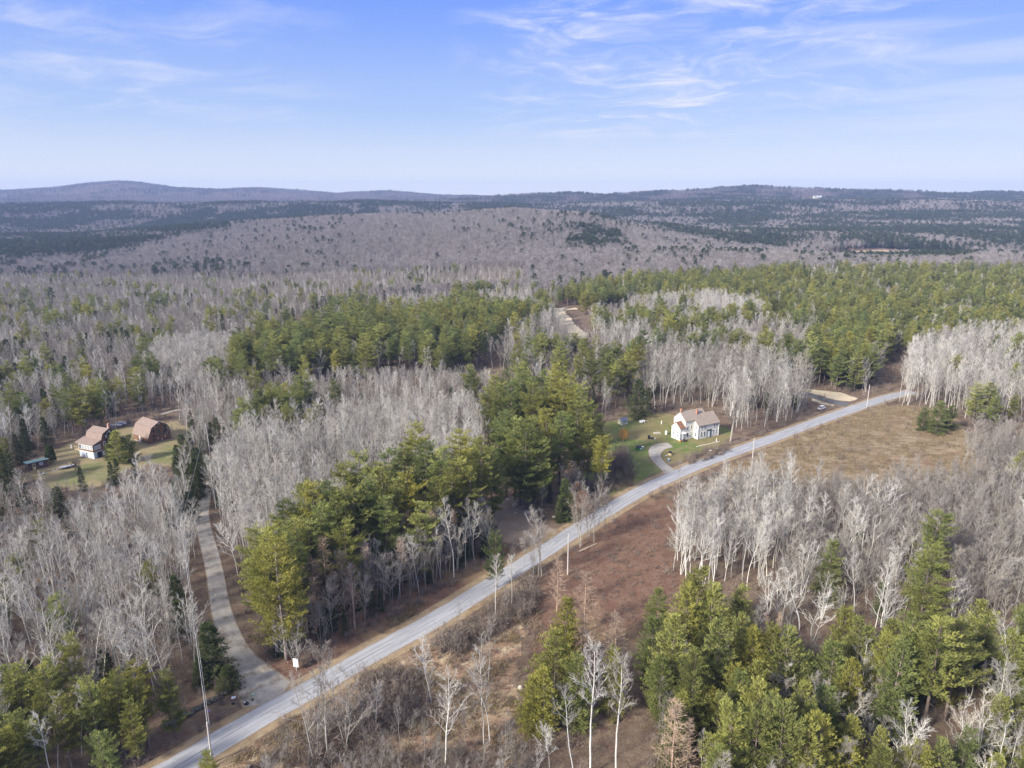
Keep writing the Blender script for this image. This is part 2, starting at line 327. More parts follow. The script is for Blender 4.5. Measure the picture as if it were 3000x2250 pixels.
M=dict(
 birch=bark_mat('birch_bark',(.50,.49,.455),(.65,.64,.60),(.22,.20,.18)), birch_tw=bark_mat('birch_twigs',(.35,.335,.31),(.50,.485,.45),None,.35),
 grey=bark_mat('grey_bark',(.27,.255,.225),(.40,.38,.34)), grey_tw=bark_mat('grey_twigs',(.235,.218,.20),(.335,.315,.29),None,.35), far_tw=bark_mat('distant_twigs',(.225,.208,.205),(.32,.30,.295),None,.3), mount_tw=bark_mat('mountain_twigs',(.13,.115,.12),(.19,.17,.175),None,.25),
 pineb=bark_mat('pine_bark',(.15,.12,.105),(.24,.20,.175)),
 larch=bark_mat('larch_twigs',(.36,.27,.205),(.45,.35,.27)), brush=bark_mat('brush_twigs',(.17,.14,.12),(.29,.245,.21)),
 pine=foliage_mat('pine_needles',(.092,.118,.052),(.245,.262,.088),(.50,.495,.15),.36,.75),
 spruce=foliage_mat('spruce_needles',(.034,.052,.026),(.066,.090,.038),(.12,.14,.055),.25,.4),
 farneedle=foliage_mat('distant_needles',(.030,.045,.030),(.058,.078,.048),(.10,.12,.065),.2,.5),
 gold=foliage_mat('golden_leaves',(.30,.16,.03),(.46,.26,.05),(.60,.38,.09),.4,.1),
 oak=foliage_mat('withered_leaves',(.26,.16,.11),(.36,.24,.17),(.44,.31,.23),.3,.2),
 straw=foliage_mat('dry_grass',(.20,.15,.09),(.32,.255,.165),(.42,.355,.245),.3,.3),
 white=mat_lines('white_clapboard',(.80,.77,.68),(.62,.58,.50),2,.14,.14,.04), trim=mat('white_trim',(.82,.82,.80),.6,.04),
 shingle=mat_lines('tan_shingles',(.32,.265,.222),(.24,.195,.16),1,.15,.16,.10,.95), rust=mat_lines('rusty_shingles',(.235,.125,.08),(.15,.08,.055),1,.15,.16,.15,.95),
 brownroof=mat_lines('brown_shingles',(.255,.195,.165),(.19,.14,.115),1,.16,.16,.10,.95), cedar=mat_lines('cedar_boards',(.19,.108,.065),(.12,.065,.04),3,.22,.12,.15), darkwood=mat_lines('weathered_dark_boards',(.075,.050,.042),(.035,.025,.02),3,.22,.15,.25),
 shedwood=mat_lines('brown_board_wall',(.15,.095,.08),(.08,.05,.04),3,.25,.12,.2), greenroof=mat_lines('pale_green_metal_roof',(.27,.40,.36),(.20,.31,.28),1,.3,.08,.06,.55),
 block=mat('whitewashed_concrete',(.46,.49,.54),.9,.22,1.2), conc=mat('concrete',(.42,.40,.36),.9,.15,2.), brick=mat('chimney_brick',(.42,.22,.15),.9,.2,6.),
 glass=mat('window_glass',(.035,.042,.07),.15,.2,1,spec=.6), glass2=mat('pale_curtained_glass',(.30,.34,.36),.3,.35,2,spec=.5), green=mat('dark_green_paint',(.035,.085,.085),.6,.15), greyp=mat('grey_blue_shingles',(.17,.19,.24),.9,.15,4),
 cream=mat_lines('cream_clapboard',(.62,.60,.48),(.48,.46,.36),2,.15,.14,.05), pole=mat('weathered_pole_wood',(.50,.47,.44),.85,.15,4), wire=mat('wire',(.42,.40,.40),.6,.1), metal=mat('grey_metal',(.45,.47,.50),.45,.1,metal=.4),
 carpaint=mat('white_car_paint',(.82,.83,.86),.25,.02,spec=.5), carglass=mat('car_glass',(.03,.05,.14),.1,.1,spec=.7), tyre=mat('rubber',(.02,.02,.022),.8,.1), red=mat('red_paint',(.45,.03,.02),.4,.05), light=mat('headlight_glass',(.6,.62,.66),.15,.05,spec=.7),
 bin=mat('dumpster_green',(.05,.20,.06),.5,.15), black=mat('black_plastic',(.018,.02,.028),.5,.1), stone=mat('pale_stone',(.46,.41,.34),.95,.25,3,bump=.3), darkstone=mat('mossy_stone',(.10,.10,.085),.95,.4,2,bump=.3), log=mat('pale_cut_wood',(.50,.40,.29),.9,.25,4), yellow=mat('yellow_paint',(.72,.55,.28),.7,.1), orange=mat('orange_skin',(.75,.25,.04),.5,.1), blue=mat('blue_plastic',(.13,.22,.45),.5,.1), purple=mat('lilac_ribbon',(.5,.3,.6),.6,.05), tarp=mat('blue_white_tarp',(.42,.42,.47),.6,.3,2), ygreen=mat('pale_green_plastic',(.35,.6,.42),.6,.1), greenroof2=mat('pale_tan_metal_roof',(.50,.50,.40),.6,.06),flag_red=mat('faded_red_cloth',(.55,.26,.26),.8,.05),deck=mat('deck_boards',(.50,.40,.28),.9,.15,5),
)

# ---------------------------------------------------------------- ground sheet
def set_attr(me,name,vals,dom='POINT',typ='FLOAT'):
    a=me.attributes.new(name,typ,dom); a.data.foreach_set('value' if typ in('FLOAT','INT') else 'vector',np.asarray(vals,np.float32 if typ!='INT' else np.int32).ravel()); return a
us=np.linspace(-1.5,1.5,460)
ys=np.concatenate([np.linspace(-300,40,12)[:-1],np.arange(40,440,4.),np.geomspace(440,2600,220),np.geomspace(2640,14000,150)])
Ug,Yg=np.meshgrid(us,ys); Xg=Ug*np.maximum(Yg,420.)*np.where(Yg<420,1,1)
Zg=height(Xg,Yg); nc=len(us); nr=len(ys)
idx=(np.arange(nr-1)[:,None]*nc+np.arange(nc-1)[None,:]).ravel()
link('ground',mesh('ground',np.stack([Xg,Yg,Zg],-1).reshape(-1,3),np.stack([idx,idx+1,idx+nc+1,idx+nc],1),ground_mat('leaf_litter','litter'),True))
tag(D.objects['ground'],'brown leaf litter and woodland floor under the trees','ground',kind='structure')
zone_lift=[.02]
def zone(name,label,kind,pts,cell,soft,world=False,cat=None):
    poly=pts if world else PP(pts); a=np.array(poly); x0,y0=a.min(0)-soft*1.2; x1,y1=a.max(0)+soft*1.2
    xs=np.arange(x0,x1+cell,cell); yy=np.arange(y0,y1+cell,cell); X,Y=np.meshgrid(xs,yy)
    jx=(vnoise(X,Y,3.,5)-.5)*soft*1.6+(vnoise(X,Y,11.,6)-.5)*soft*1.8; jy=(vnoise(X,Y,3.,7)-.5)*soft*1.6+(vnoise(X,Y,11.,8)-.5)*soft*1.8
    ins=inpoly(X+jx,Y+jy,poly); d=distpoly(X+jx,Y+jy,poly); sdist=np.where(ins,d,-d)
    cov=np.clip(.5+sdist/(2*soft),0,1)
    keep=cov>0.02; n=len(xs); ci=(np.arange(len(yy)-1)[:,None]*n+np.arange(n-1)[None,:])
    k=keep; ck=k[:-1,:-1]|k[1:,:-1]|k[:-1,1:]|k[1:,1:]
    ci=ci[ck]; F=np.stack([ci,ci+1,ci+n+1,ci+n],1); used=np.unique(F); mp=np.zeros(X.size,int); mp[used]=np.arange(len(used))
    zone_lift[0]+=.006; lift=zone_lift[0]+(0.0 if a[:,1].max()<390 else .35)
    V=np.stack([X.ravel(),Y.ravel(),height(X,Y).ravel()+lift],1)[used]
    me=mesh(name,V,mp[F],ground_mat(name+'_cover',kind),True); set_attr(me,'cov',cov.ravel()[used])
    return tag(link(name,me),label,cat or name.replace('_',' '),kind='structure')
zone('field','dry tan mown field on the far side of the paved road','field',[(2130,1365),(2260,1310),(2440,1240),(2560,1192),(2640,1188),(2760,1200),(2870,1300),(2900,1420),(2500,1440),(2150,1440)],1.0,2.5)
zone('scrub_field','rough brown and straw coloured clearing below the paved road','scrub',[(200,2480),(640,2262),(850,2112),(1120,1955),(1250,1880),(1440,1770),(1560,1700),(1640,1760),(1600,1900),(1520,2000),(1500,2500)],.8,2.)
zone('leaf_clearing','reddish brown clearing beside the bare grove','red',[(1500,1730),(1700,1605),(1800,1525),(1960,1440),(1990,1500),(1960,1600),(2010,1720),(1960,1780),(1800,1900),(1700,1990),(1640,2100),(1560,2000),(1560,1850)],.8,2.5,cat='clearing')
zone('roadside_bank','reddish leaf bank between pine row and road','red',[(770,1960),(900,1890),(1060,1800),(1250,1700),(1430,1600),(1500,1560),(1640,1520),(1560,1590),(1400,1700),(1240,1800),(1060,1895),(900,1985),(800,2010)],.8,1.5,cat='bank')
zone('lawn','green and tan lawn around the white farmhouse','lawn',[(1795,1455),(1720,1400),(1720,1300),(1760,1240),(1860,1215),(1960,1210),(2110,1240),(2150,1270),(2090,1320),(1990,1350),(1930,1385),(1860,1420)],.7,2.)
zone('yard','sloping mown yard around the brown gambrel houses','yard',[(60,1400),(130,1340),(230,1290),(330,1265),(430,1240),(520,1230),(560,1270),(570,1330),(530,1360),(400,1370),(330,1400),(280,1440),(150,1425)],.8,2.5)
zone('pull_off','brown dirt pull-off between the two pine stands','dirt',[(1455,1465),(1500,1450),(1560,1500),(1650,1560),(1580,1610),(1500,1600),(1440,1560),(1440,1500)],.7,2.)
zone('sand_verge','pale sandy verge beside the dark side road','sand',[(2300,1132),(2385,1143),(2460,1150),(2520,1168),(2497,1178),(2450,1174),(2380,1153),(2310,1143)],.7,.8)
zone('sand_edge','short sandy strip below the dark side road','sand',[(2378,1168),(2415,1178),(2447,1187),(2440,1190),(2410,1184),(2375,1174)],.6,.6)
zone('sand_track','pale sandy track end in the distant grey woods','sand',[(1606,903),(1640,905),(1690,903),(1692,908),(1650,912),(1668,930),(1700,965),(1720,985),(1695,1000),(1650,960),(1622,925)],1.2,1.0,cat='track')
zone('bog','flat tan bog clearing beyond the pine plateau','bog',[(x*1.0,y) for x,y in [(530,1150),(740,1140),(760,1230),(640,1260),(520,1230)]],6,10,world=True)
zone('hill_pasture','green sloping pasture on the distant right ridge','lawn',[((x-1500)/2143*Y,Y) for x,Y in [(2338,3150),(2400,3120),(2405,3300),(2350,3330)]],8,10,world=True,cat='pasture')

def smooth_path(pts,step=1.0):
    p=np.array(pts,float)
    for _ in range(3):
        q=[p[0]]
        for i in range(len(p)-1): q+=[p[i]*.75+p[i+1]*.25,p[i]*.25+p[i+1]*.75]
        q.append(p[-1]); p=np.array(q)
    s=np.r_[0,np.cumsum(np.hypot(*np.diff(p,axis=0).T))]; t=np.arange(0,s[-1],step)
    return np.stack([np.interp(t,s,p[:,0]),np.interp(t,s,p[:,1])],1),t/s[-1]
def ribbon(name,label,mt,pts,widths,lift,cat,margin=1.06):
    p,t=smooth_path(pts); w_=np.interp(t,np.linspace(0,1,len(widths)),widths)
    d=np.gradient(p,axis=0); d/=np.linalg.norm(d,axis=1)[:,None]; nrm=np.stack([-d[:,1],d[:,0]],1)
    lat=np.linspace(-margin,margin,9); V=[];L=[];A=[]
    for j,l in enumerate(lat):
        q=p+nrm*(l*w_/2)[:,None]; crown=.05*(1-l*l)
        V.append(np.c_[q,height(q[:,0],q[:,1])+lift+crown]); L.append(np.full(len(p),l)); A.append(np.arange(len(p)))
    V=np.stack(V,1).reshape(-1,3); n=len(p); k=len(lat)
    i=(np.arange(n-1)[:,None]*k+np.arange(k-1)[None]).ravel(); F=np.stack([i,i+k,i+k+1,i+1],1)
    me=mesh(name,V,F,mt,True); set_attr(me,'lat',np.stack(L,1).ravel()); set_attr(me,'along',np.stack(A,1).ravel())
    return tag(link(name,me),label,cat,kind='structure')
UP=[(-75,72),(-54.9,91),(-49.4,97.8),(-43.7,104.5),(-36.4,112),(-29.1,120.5),(-18.4,131.4),(-8.7,143.5),(8.3,164.4),(19.0,178.4),(29.2,190.6),(38.2,200.9),(47.2,209.6),(58.5,219.9),(68.6,228.1),(86.6,242.0),(121,270.1),(146.8,290),(165,303.7),(180,312)]
PERP=(.66,-.75)
road_c=[(x+PERP[0]*2.65,y+PERP[1]*2.65) for x,y in UP]
ribbon('road_shoulder','tan gravel and grass verge along both sides of the paved road',road_mat('shoulder_mix',(.25,.18,.105),(.30,.235,.15),(.15,.10,.065),False),road_c,[8.6,8.8,8.6],.09,'verge',1.0)
ribbon('road','pale grey worn asphalt road running diagonally through the forest',road_mat('worn_asphalt',(.285,.29,.305),(.345,.35,.365),(.19,.19,.20)),road_c,[5.3,5.2,5.3,5.6,6.0],.14,'road')
gm=road_mat('gravel_drive',(.30,.275,.24),(.38,.355,.315),(.15,.115,.08),False)
D1=PP([(800,2050),(745,1990),(700,1930),(668,1860),(645,1780),(633,1700),(622,1640),(602,1570),(590,1516),(596,1475),(603,1440),(612,1400),(630,1350),(650,1300),(657,1265),(650,1230),(625,1210),(575,1198),(520,1200),(470,1215)])
ribbon('gravel_driveway','long curving grey gravel driveway from the road to the brown houses',gm,D1,[9.5,4.8,3.8,3.7,3.6,3.5,3.3,2.9,2.3,2.1,2.0,2.0,2.0],.08,'driveway')
ribbon('farmhouse_driveway','short curved gravel driveway to the white farmhouse',gm,PP([(1985,1395),(1960,1380),(1930,1355),(1915,1332),(1925,1312),(1950,1305),(1968,1304)]),[9,4.2,3.6,3.6,4.4,5.5,5],.10,'driveway')
ribbon('side_road','dark new asphalt side road joining beside the white car',road_mat('dark_asphalt',(.10,.10,.105),(.13,.13,.135),(.07,.07,.07),False),PP([(2485,1186),(2440,1178),(2400,1167),(2350,1150),(2300,1138)]),[8,6,5.4,5.2,5],.11,'side road')

# ---------------------------------------------------------------- tree builders
class Segs:
    def __init__(s): s.a=[];s.b=[];s.r=[];s.q=[]
    def add(s,p0,p1,r0,r1): s.a.append(p0); s.b.append(p1); s.r.append(r0); s.q.append(r1)
    def mesh(s,name,mt,n=3):
        a=np.array(s.a,float); b=np.array(s.b,float); r=np.array(s.r)[:,None]; q=np.array(s.q)[:,None]
        d=b-a; d/=np.linalg.norm(d,axis=1)[:,None]+1e-9
        h=np.where(np.abs(d[:,2:3])<.9,[[0,0,1.]],[[1.,0,0]]); u=np.cross(d,h); u/=np.linalg.norm(u,axis=1)[:,None]; v=np.cross(d,u)
        if n==2:
            th=rng.uniform(0,math.pi,len(a))[:,None]; w_=u*np.cos(th)+v*np.sin(th)
            V=np.stack([a-w_*r,a+w_*r,b+w_*q,b-w_*q],1).reshape(-1,3); F=np.arange(len(V)).reshape(-1,4)
        else:
            ang=np.arange(n)*2*math.pi/n; C=np.cos(ang); S=np.sin(ang)
            ra=a[:,None]+ (u[:,None]*C[None,:,None]+v[:,None]*S[None,:,None])*r[:,None]
            rb=b[:,None]+ (u[:,None]*C[None,:,None]+v[:,None]*S[None,:,None])*q[:,None]
            V=np.concatenate([ra,rb],1).reshape(-1,3); base=(np.arange(len(a))*2*n)[:,None]; i=np.arange(n)[None]
            F=np.stack([base+i,base+(i+1)%n,base+n+(i+1)%n,base+n+i],-1).reshape(-1,4)
        return V,F
def merge(parts):
    V=[];F=[];b=0
    for v,f in parts: V.append(v); F.append(f+b); b+=len(v)
    return np.concatenate(V),np.concatenate(F)
def rotv(d,ang,az):
    d=Vector(d).normalized(); a=d.orthogonal().normalized(); b=d.cross(a)
    return (d*math.cos(ang)+(a*math.cos(az)+b*math.sin(az))*math.sin(ang)).normalized()
def bare_tree(seed,h,spread,first,nlimb,up,forks=1,dens=1.0,wig=.10,twr=.017,droop=0,trr=None):
    """leafless tree: returns (trunk mesh data, crown mesh data)"""
    rs=random.Random(seed); T=Segs(); L=Segs(); W=Segs()
    trr=trr or h*.0066
    stems=[]
    for k in range(forks):
        lean=rs.uniform(0,.04) if forks==1 else rs.uniform(.07,.22)
        az=rs.uniform(0,6.28) if forks==1 else k*6.28/forks+rs.uniform(-.5,.5)
        hh=h*rs.uniform(.8,1.) if forks>1 else h
        p=Vector((0,0,-.4)); d=Vector((math.cos(az)*lean,math.sin(az)*lean,1)).normalized(); N=12; pts=[p.copy()]; r=[trr*(1 if forks==1 else .75)]
        for i in range(N):
            d=(d+Vector((rs.gauss(0,wig*.35),rs.gauss(0,wig*.35),.04))).normalized(); p=p+d*(hh+.4)/N; pts.append(p.copy()); r.append(r[0]*(1-(i+1)/N)**.75+.012)
        for i in range(N): T.add(pts[i],pts[i+1],r[i],r[i+1])
        stems.append((pts,r,hh))
    def twig(t,dd,L0,k0):
        td=(rotv(dd,rs.uniform(.3,.75),rs.uniform(0,6.28))+Vector((0,0,up*.25))).normalized(); tl=rs.uniform(.5,1.2)*k0
        e=t+td*tl*.5; e2=e+(td+Vector((rs.gauss(0,.25),rs.gauss(0,.25),rs.gauss(.05,.2)))).normalized()*tl*.5
        W.add(t,e,twr,twr*.8); W.add(e,e2,twr*.8,twr*.4)
        for q_ in range(2):
            f=t.lerp(e2,rs.uniform(.3,.9)); W.add(f,f+rotv(td,rs.uniform(.4,.9),rs.uniform(0,6.28))*tl*.4,twr*.7,twr*.4)
    def branch(p,d,L0,r0,lvl):
        n=5 if lvl==0 else 3; pts=[p.copy()]; q=p.copy(); dd=Vector(d)
        for i in range(n):
            dd=(dd+Vector((rs.gauss(0,.14),rs.gauss(0,.14),up*.17))).normalized()
            q=q+dd*L0/n; r_a=r0*(1-i/n*.72); r_b=r0*(1-(i+1)/n*.72); L.add(pts[-1],q,max(r_a,twr*1.6),max(r_b,twr*1.2)); pts.append(q.copy())
            if lvl<1 and (i>0 or rs.random()<.4):
                for k in range(rs.choice((1,2))):
                    s=rs.uniform(.28,.5)*L0*(1-.45*i/n); branch(pts[-2].lerp(q,rs.random()),(rotv(dd,rs.uniform(.45,.8),rs.uniform(0,6.28))+Vector((0,0,up*.2))).normalized(),s,max(r0*.5,twr*2),1)
            m=int((.9 if lvl==0 else 1.25)*dens+rs.random())
            for k in range(m): twig(pts[-2].lerp(q,rs.random()),dd,L0,max(.75,L0*.2) if lvl==0 else max(.6,L0*.45))
    for pts,r,hh in stems:
        nl=int(nlimb/len(stems))
        for k in range(nl):
            f=first+(1-first)*((k+rs.random())/nl); f=min(f,.97); j=f*12; i=min(int(j),11)
            p=pts[i].lerp(pts[i+1],j-i); ax=(pts[i+1]-pts[i]).normalized(); g=(f-first)/(1-first)
            L0=spread*(1.25-.95*g)*rs.uniform(.55,1.1)+.4
            d=rotv(ax,rs.uniform(.6,.95)-.25*up*g,k*2.4+rs.uniform(-.5,.5)); branch(p,d,L0,min(r[i]*.6,.013*L0+.018),0)
    lv=L.mesh('',None,3); wv=W.mesh('',None,2); V,F=merge([lv,wv])
    return T.mesh('',None,6),(V,F,None,len(lv[1]))
class Tufts:
    def __init__(s): s.c=[];s.d=[];s.l=[];s.w=[];s.t=[]
    def add(s,c,d,l,w_,t): s.c.append(c); s.d.append(d); s.l.append(l); s.w.append(w_); s.t.append(t)
    def mesh(s,per=1,jit=.5):
        c=np.repeat(np.array(s.c,float),per,0); d=np.repeat(np.array(s.d,float),per,0); l=np.repeat(s.l,per)[:,None]; w_=np.repeat(s.w,per)[:,None]; t=np.repeat(s.t,per)
        n=len(c); d=d+rng.normal(0,jit,(n,3)); d/=np.linalg.norm(d,axis=1)[:,None]+1e-9
        c=c+rng.normal(0,.13,(n,3))*l*1.2
        s_=np.cross(d,rng.normal(0,1,(n,3))); s_/=np.linalg.norm(s_,axis=1)[:,None]+1e-9
        l=l*rng.uniform(.7,1.2,(n,1))
        V=np.stack([c-s_*w_*.45,c+s_*w_*.45,c+d*l+s_*w_*.22,c+d*l-s_*w_*.22],1).reshape(-1,3)
        tt=np.clip(t+rng.normal(0,.10,n),0,1)
        return V,np.arange(len(V)).reshape(-1,4),tt
def pine_tree(seed,h,spread,clear,up=.25,dens=1.25,kind='pine',tl=.44,whorl=.95,per=4):
    rs=random.Random(seed); T=Segs(); U=Tufts(); lean=(rs.gauss(0,.015),rs.gauss(0,.015)); r0=h*.0115+.04; N=10; pts=[]
    for i in range(N+1):
        f=i/N; pts.append(Vector((lean[0]*f*h+math.sin(f*5+seed)*.12,lean[1]*f*h+math.cos(f*4+seed)*.12,-.4+f*(h+.2))))
    for i in range(N): T.add(pts[i],pts[i+1],r0*(1-i/N)+.025,r0*(1-(i+1)/N)+.025)
    def at(f):
        j=min(f*N,N-1e-6); i=int(j); return pts[i].lerp(pts[i+1],j-i)
    zz=clear*h; lopside=rs.uniform(0,6.28)
    # a few dead stubs under the crown
    for k in range(int(clear*14)):
        f=rs.uniform(.15,clear+.02); a=rs.uniform(0,6.28); p=at(f); l=rs.uniform(.6,2.)
        T.add(p,p+Vector((math.cos(a)*l,math.sin(a)*l,-.1*l)),.03,.012)
    while zz<h-.25:
        f=zz/h; g=(zz-clear*h)/(h*(1-clear))
        if kind=='young': prof=max(.12,(1-g)**.50*(1-.2*math.exp(-g*9))); nb=rs.randint(6,8)
        elif kind=='pine': prof=max(.26,math.sin(min(1,g*.72+.25)*math.pi))**.8; nb=rs.randint(4,6)
        else: prof=(1-g)**.85; nb=rs.randint(6,8)
        for k in range(nb):
            if rs.random()>.93: continue
            a=rs.uniform(0,6.28); Lb=spread*prof*rs.uniform(.62,1.12)*(1+.15*math.cos(a-lopside))+.25
            if kind=='pine' and rs.random()<.12: Lb*=1.35
            el=(up*1.1*(g-.25)+rs.gauss(0,.10)) if kind!='spruce' else (-.25+.5*g+rs.gauss(0,.06))
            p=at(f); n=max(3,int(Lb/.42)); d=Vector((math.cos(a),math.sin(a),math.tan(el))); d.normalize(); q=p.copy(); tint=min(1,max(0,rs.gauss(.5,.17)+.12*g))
            side=Vector((-math.sin(a),math.cos(a),0)); prev=q.copy()
            for i in range(n):
                fr=(i+1)/n; d.z+= (.075 if kind!='spruce' else .035)*fr*1.6; d.normalize(); q=q+d*Lb/n
                if i%2==1 or i==n-1: T.add(prev,q,.018+.02*(1-fr),.012+.02*(1-fr)*.6); prev=q.copy()
                if fr<.22 and Lb>1.5: continue
                wid=Lb*(.34 if kind!='spruce' else .26)*(1.08-fr)+.15
                m=max(1,int((wid/.33)*dens+rs.random()))
                for sgn in(-1,1):
                    for k2 in range(m):
                        o=wid*(k2+rs.random())/m
                        c=q+side*sgn*o-Vector((d.x,d.y,0))*o*.15+Vector((0,0,rs.gauss(.04,.16 if kind!='spruce' else .08)))
                        dd=(d*.8+side*sgn*.55+Vector((0,0,.55 if kind!='spruce' else .12)))
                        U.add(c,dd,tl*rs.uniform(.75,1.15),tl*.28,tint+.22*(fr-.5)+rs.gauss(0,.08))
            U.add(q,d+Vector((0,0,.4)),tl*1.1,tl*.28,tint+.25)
        zz+=whorl*rs.uniform(.8,1.2)*(.8 if kind=='spruce' else 1.)
    for k in range(10): U.add(at(1.)-Vector((0,0,rs.uniform(0,.9))),Vector((rs.gauss(0,.4),rs.gauss(0,.4),1)),tl,tl*.26,.8)
    return T.mesh('',None,5),U.mesh(per,.42)
def shrub(seed,h,n,spread,twr=.016,leaf=0):
    rs=random.Random(seed); S=Segs()
    for k in range(n):
        a=rs.uniform(0,6.28); p=Vector((rs.gauss(0,.25*spread),rs.gauss(0,.25*spread),-.1)); d=Vector((math.cos(a)*spread/h*rs.uniform(.1,.9),math.sin(a)*spread/h*rs.uniform(.1,.9),1)).normalized(); L0=h*rs.uniform(.6,1.05)
        q=p
        for i in range(4):
            e=q+d*L0/4; S.add(q,e,twr*(1.4-.25*i),twr*(1.15-.25*i))
            for j in range(2):
                t=q.lerp(e,rs.random()); dd=rotv(d,rs.uniform(.35,.8),rs.uniform(0,6.28)); f=t+dd*L0*rs.uniform(.15,.35); S.add(t,f,twr*.8,twr*.4)
                S.add(t.lerp(f,.5),t.lerp(f,.5)+rotv(dd,.7,rs.uniform(0,6.28))*L0*.15,twr*.6,twr*.4)
            q=e; d=(d+Vector((rs.gauss(0,.12),rs.gauss(0,.12),.08))).normalized()
    return S.mesh('',None,2)
def larch(seed,h,spread):
    rs=random.Random(seed); T=Segs(); W=Segs(); r0=h*.009+.03
    for i in range(8): T.add(Vector((0,0,-.3+(h+.3)*i/8)),Vector((0,0,-.3+(h+.3)*(i+1)/8)),r0*(1-i/8)+.015,r0*(1-(i+1)/8)+.015)
    z=h*.18
    while z<h-.2:
        g=z/h
        for k in range(5):
            a=rs.uniform(0,6.28); Lb=spread*(1-g)**.7*rs.uniform(.6,1.1)+.25; p=Vector((0,0,z)); d=Vector((math.cos(a),math.sin(a),rs.uniform(.15,.55))).normalized(); n=max(2,int(Lb/.5)); q=p
            for i in range(n):
                e=q+d*Lb/n; W.add(q,e,.022,.016); d=(d+Vector((0,0,.12))).normalized()
                for j in range(5):
                    t=q.lerp(e,rs.random()); W.add(t,t+(rotv(d,rs.uniform(.5,1.1),rs.uniform(0,6.28))+Vector((0,0,.25))).normalized()*rs.uniform(.3,.75),.014,.007)
                q=e
        z+=.42*rs.uniform(.8,1.2)
    return T.mesh('',None,5),W.mesh('',None,2)
def far_bare(seed,h,spread):
    """leafless tree light enough for distant hillsides"""
    rs=random.Random(seed); S=Segs(); S.add(Vector((0,0,-1)),Vector((0,0,h*.55)),.13,.10); S.add(Vector((0,0,h*.55)),Vector((rs.gauss(0,.3),rs.gauss(0,.3),h*.97)),.09,.05)
    for k in range(26):
        f=rs.uniform(.36,.93); a=k*2.4; L0=spread*math.sin(min(1,(1-f)/.62+.1)*math.pi*.6)+.6; p=Vector((0,0,h*f)); d=Vector((math.cos(a),math.sin(a),rs.uniform(.7,1.5))).normalized(); e=p+d*L0; S.add(p,e,.055,.035)
        for j in range(7):
            t=p.lerp(e,rs.uniform(.25,1)); S.add(t,t+(d*.7+Vector((rs.gauss(0,.5),rs.gauss(0,.5),rs.gauss(.5,.4)))).normalized()*rs.uniform(.8,1.7),.045,.025)
    return S.mesh('',None,2)
def far_conifer(seed,h,spread,kind='pine'):
    rs=random.Random(seed); U=Tufts(); z=h*.22 if kind=='pine' else h*.08
    while z<h-.3:
        g=(z/h-.15)/.85; prof=max(.25,math.sin(min(1,g*.72+.26)*math.pi))**.8 if kind=='pine' else (1-g)**.85
        for k in range(9):
            a=rs.uniform(0,6.28); Lb=spread*prof*rs.uniform(.5,1.1)+.2; t=min(1,max(0,rs.gauss(.45,.2)))
            for i in range(3):
                fr=(i+1)/3*.95; c=Vector((math.cos(a)*Lb*fr,math.sin(a)*Lb*fr,z+rs.gauss(.1,.2)+(.25*fr*Lb*.3 if kind=='pine' else -.2*fr*Lb*.4))); U.add(c,Vector((math.cos(a),math.sin(a),.5)),1.0,.55,t+.2*(fr-.4))
        z+=.85
    for k in range(5): U.add(Vector((0,0,h-.8)),Vector((0,0,1)),1.,.4,.7)
    return U.mesh(1,.5)

BARK={'trunk':{}, 'crown':{}}
VAR={}     # kind -> list of variants (height, trunk mesh, crown mesh)
def reg(kind,h,tr,cr,tm,cm,lm=None):
    tme=mesh(kind+'_trunk',tr[0],tr[1],tm) if tr is not None else None
    cme=mesh(kind+'_crown',cr[0],cr[1],cm)
    if len(cr)==4:
        cme.materials.append(tm); mi=np.zeros(len(cr[1]),np.int32); mi[:cr[3]]=1; cme.polygons.foreach_set('material_index',mi)
    elif len(cr)>2: set_attr(cme,'tint',cr[2],'FACE')
    VAR.setdefault(kind,[]).append((h,tme,cme))
for s in range(7):
    t,c=bare_tree(100+s,15,[3.0,3.5,2.6,3.9,3.2,3.8,2.5][s],[.42,.36,.52,.32,.45,.30,.58][s],[15,17,13,18,15,22,12][s],.62,[1,1,1,1,2,3,1][s],1.2,.13,twr=.0115); reg('pale_birch',15,t,c,M['birch'],M['birch_tw'])
for s in range(7):
    t,c=bare_tree(200+s,14,[3.6,4.0,3.1,4.4,3.7,3.3,2.8][s],[.30,.24,.36,.22,.32,.4,.45][s],[17,20,15,22,17,18,14][s],.55,[1,2,1,3,1,2,1][s],1.7,.15,twr=.011); reg('grey_hardwood',14,t,c,M['grey'],M['grey_tw'])
for s in range(4):    # broad open-grown white limbed trees
    t,c=bare_tree(300+s,14,[4.8,4.3,5.2,4.6][s],.24,18,.40,[2,1,3,2][s],1.1,.22,twr=.014,trr=.15); reg('white_limbed_tree',14,t,c,M['birch'],M['birch_tw'])
for s in range(7):
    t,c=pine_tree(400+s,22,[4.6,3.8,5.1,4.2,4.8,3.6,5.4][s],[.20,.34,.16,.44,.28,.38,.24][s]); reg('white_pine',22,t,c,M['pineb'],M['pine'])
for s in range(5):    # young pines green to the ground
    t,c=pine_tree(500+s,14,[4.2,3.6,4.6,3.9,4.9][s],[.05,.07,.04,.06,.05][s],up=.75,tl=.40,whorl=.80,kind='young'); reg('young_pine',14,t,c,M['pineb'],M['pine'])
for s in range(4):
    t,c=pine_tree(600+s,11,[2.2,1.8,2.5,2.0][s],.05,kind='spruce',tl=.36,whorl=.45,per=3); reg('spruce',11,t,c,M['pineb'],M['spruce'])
for s in range(3):
    t,c=larch(700+s,11,[2.1,1.7,2.4][s]); reg('bare_larch',11,t,c,M['larch'],M['larch'])
SHR=[mesh('brush_clump',*shrub(800+s,[1.6,2.1,1.2,2.6,1.0][s],[16,20,14,22,12][s],[1.2,1.4,1.3,1.7,1.0][s]),M['brush']) for s in range(5)]
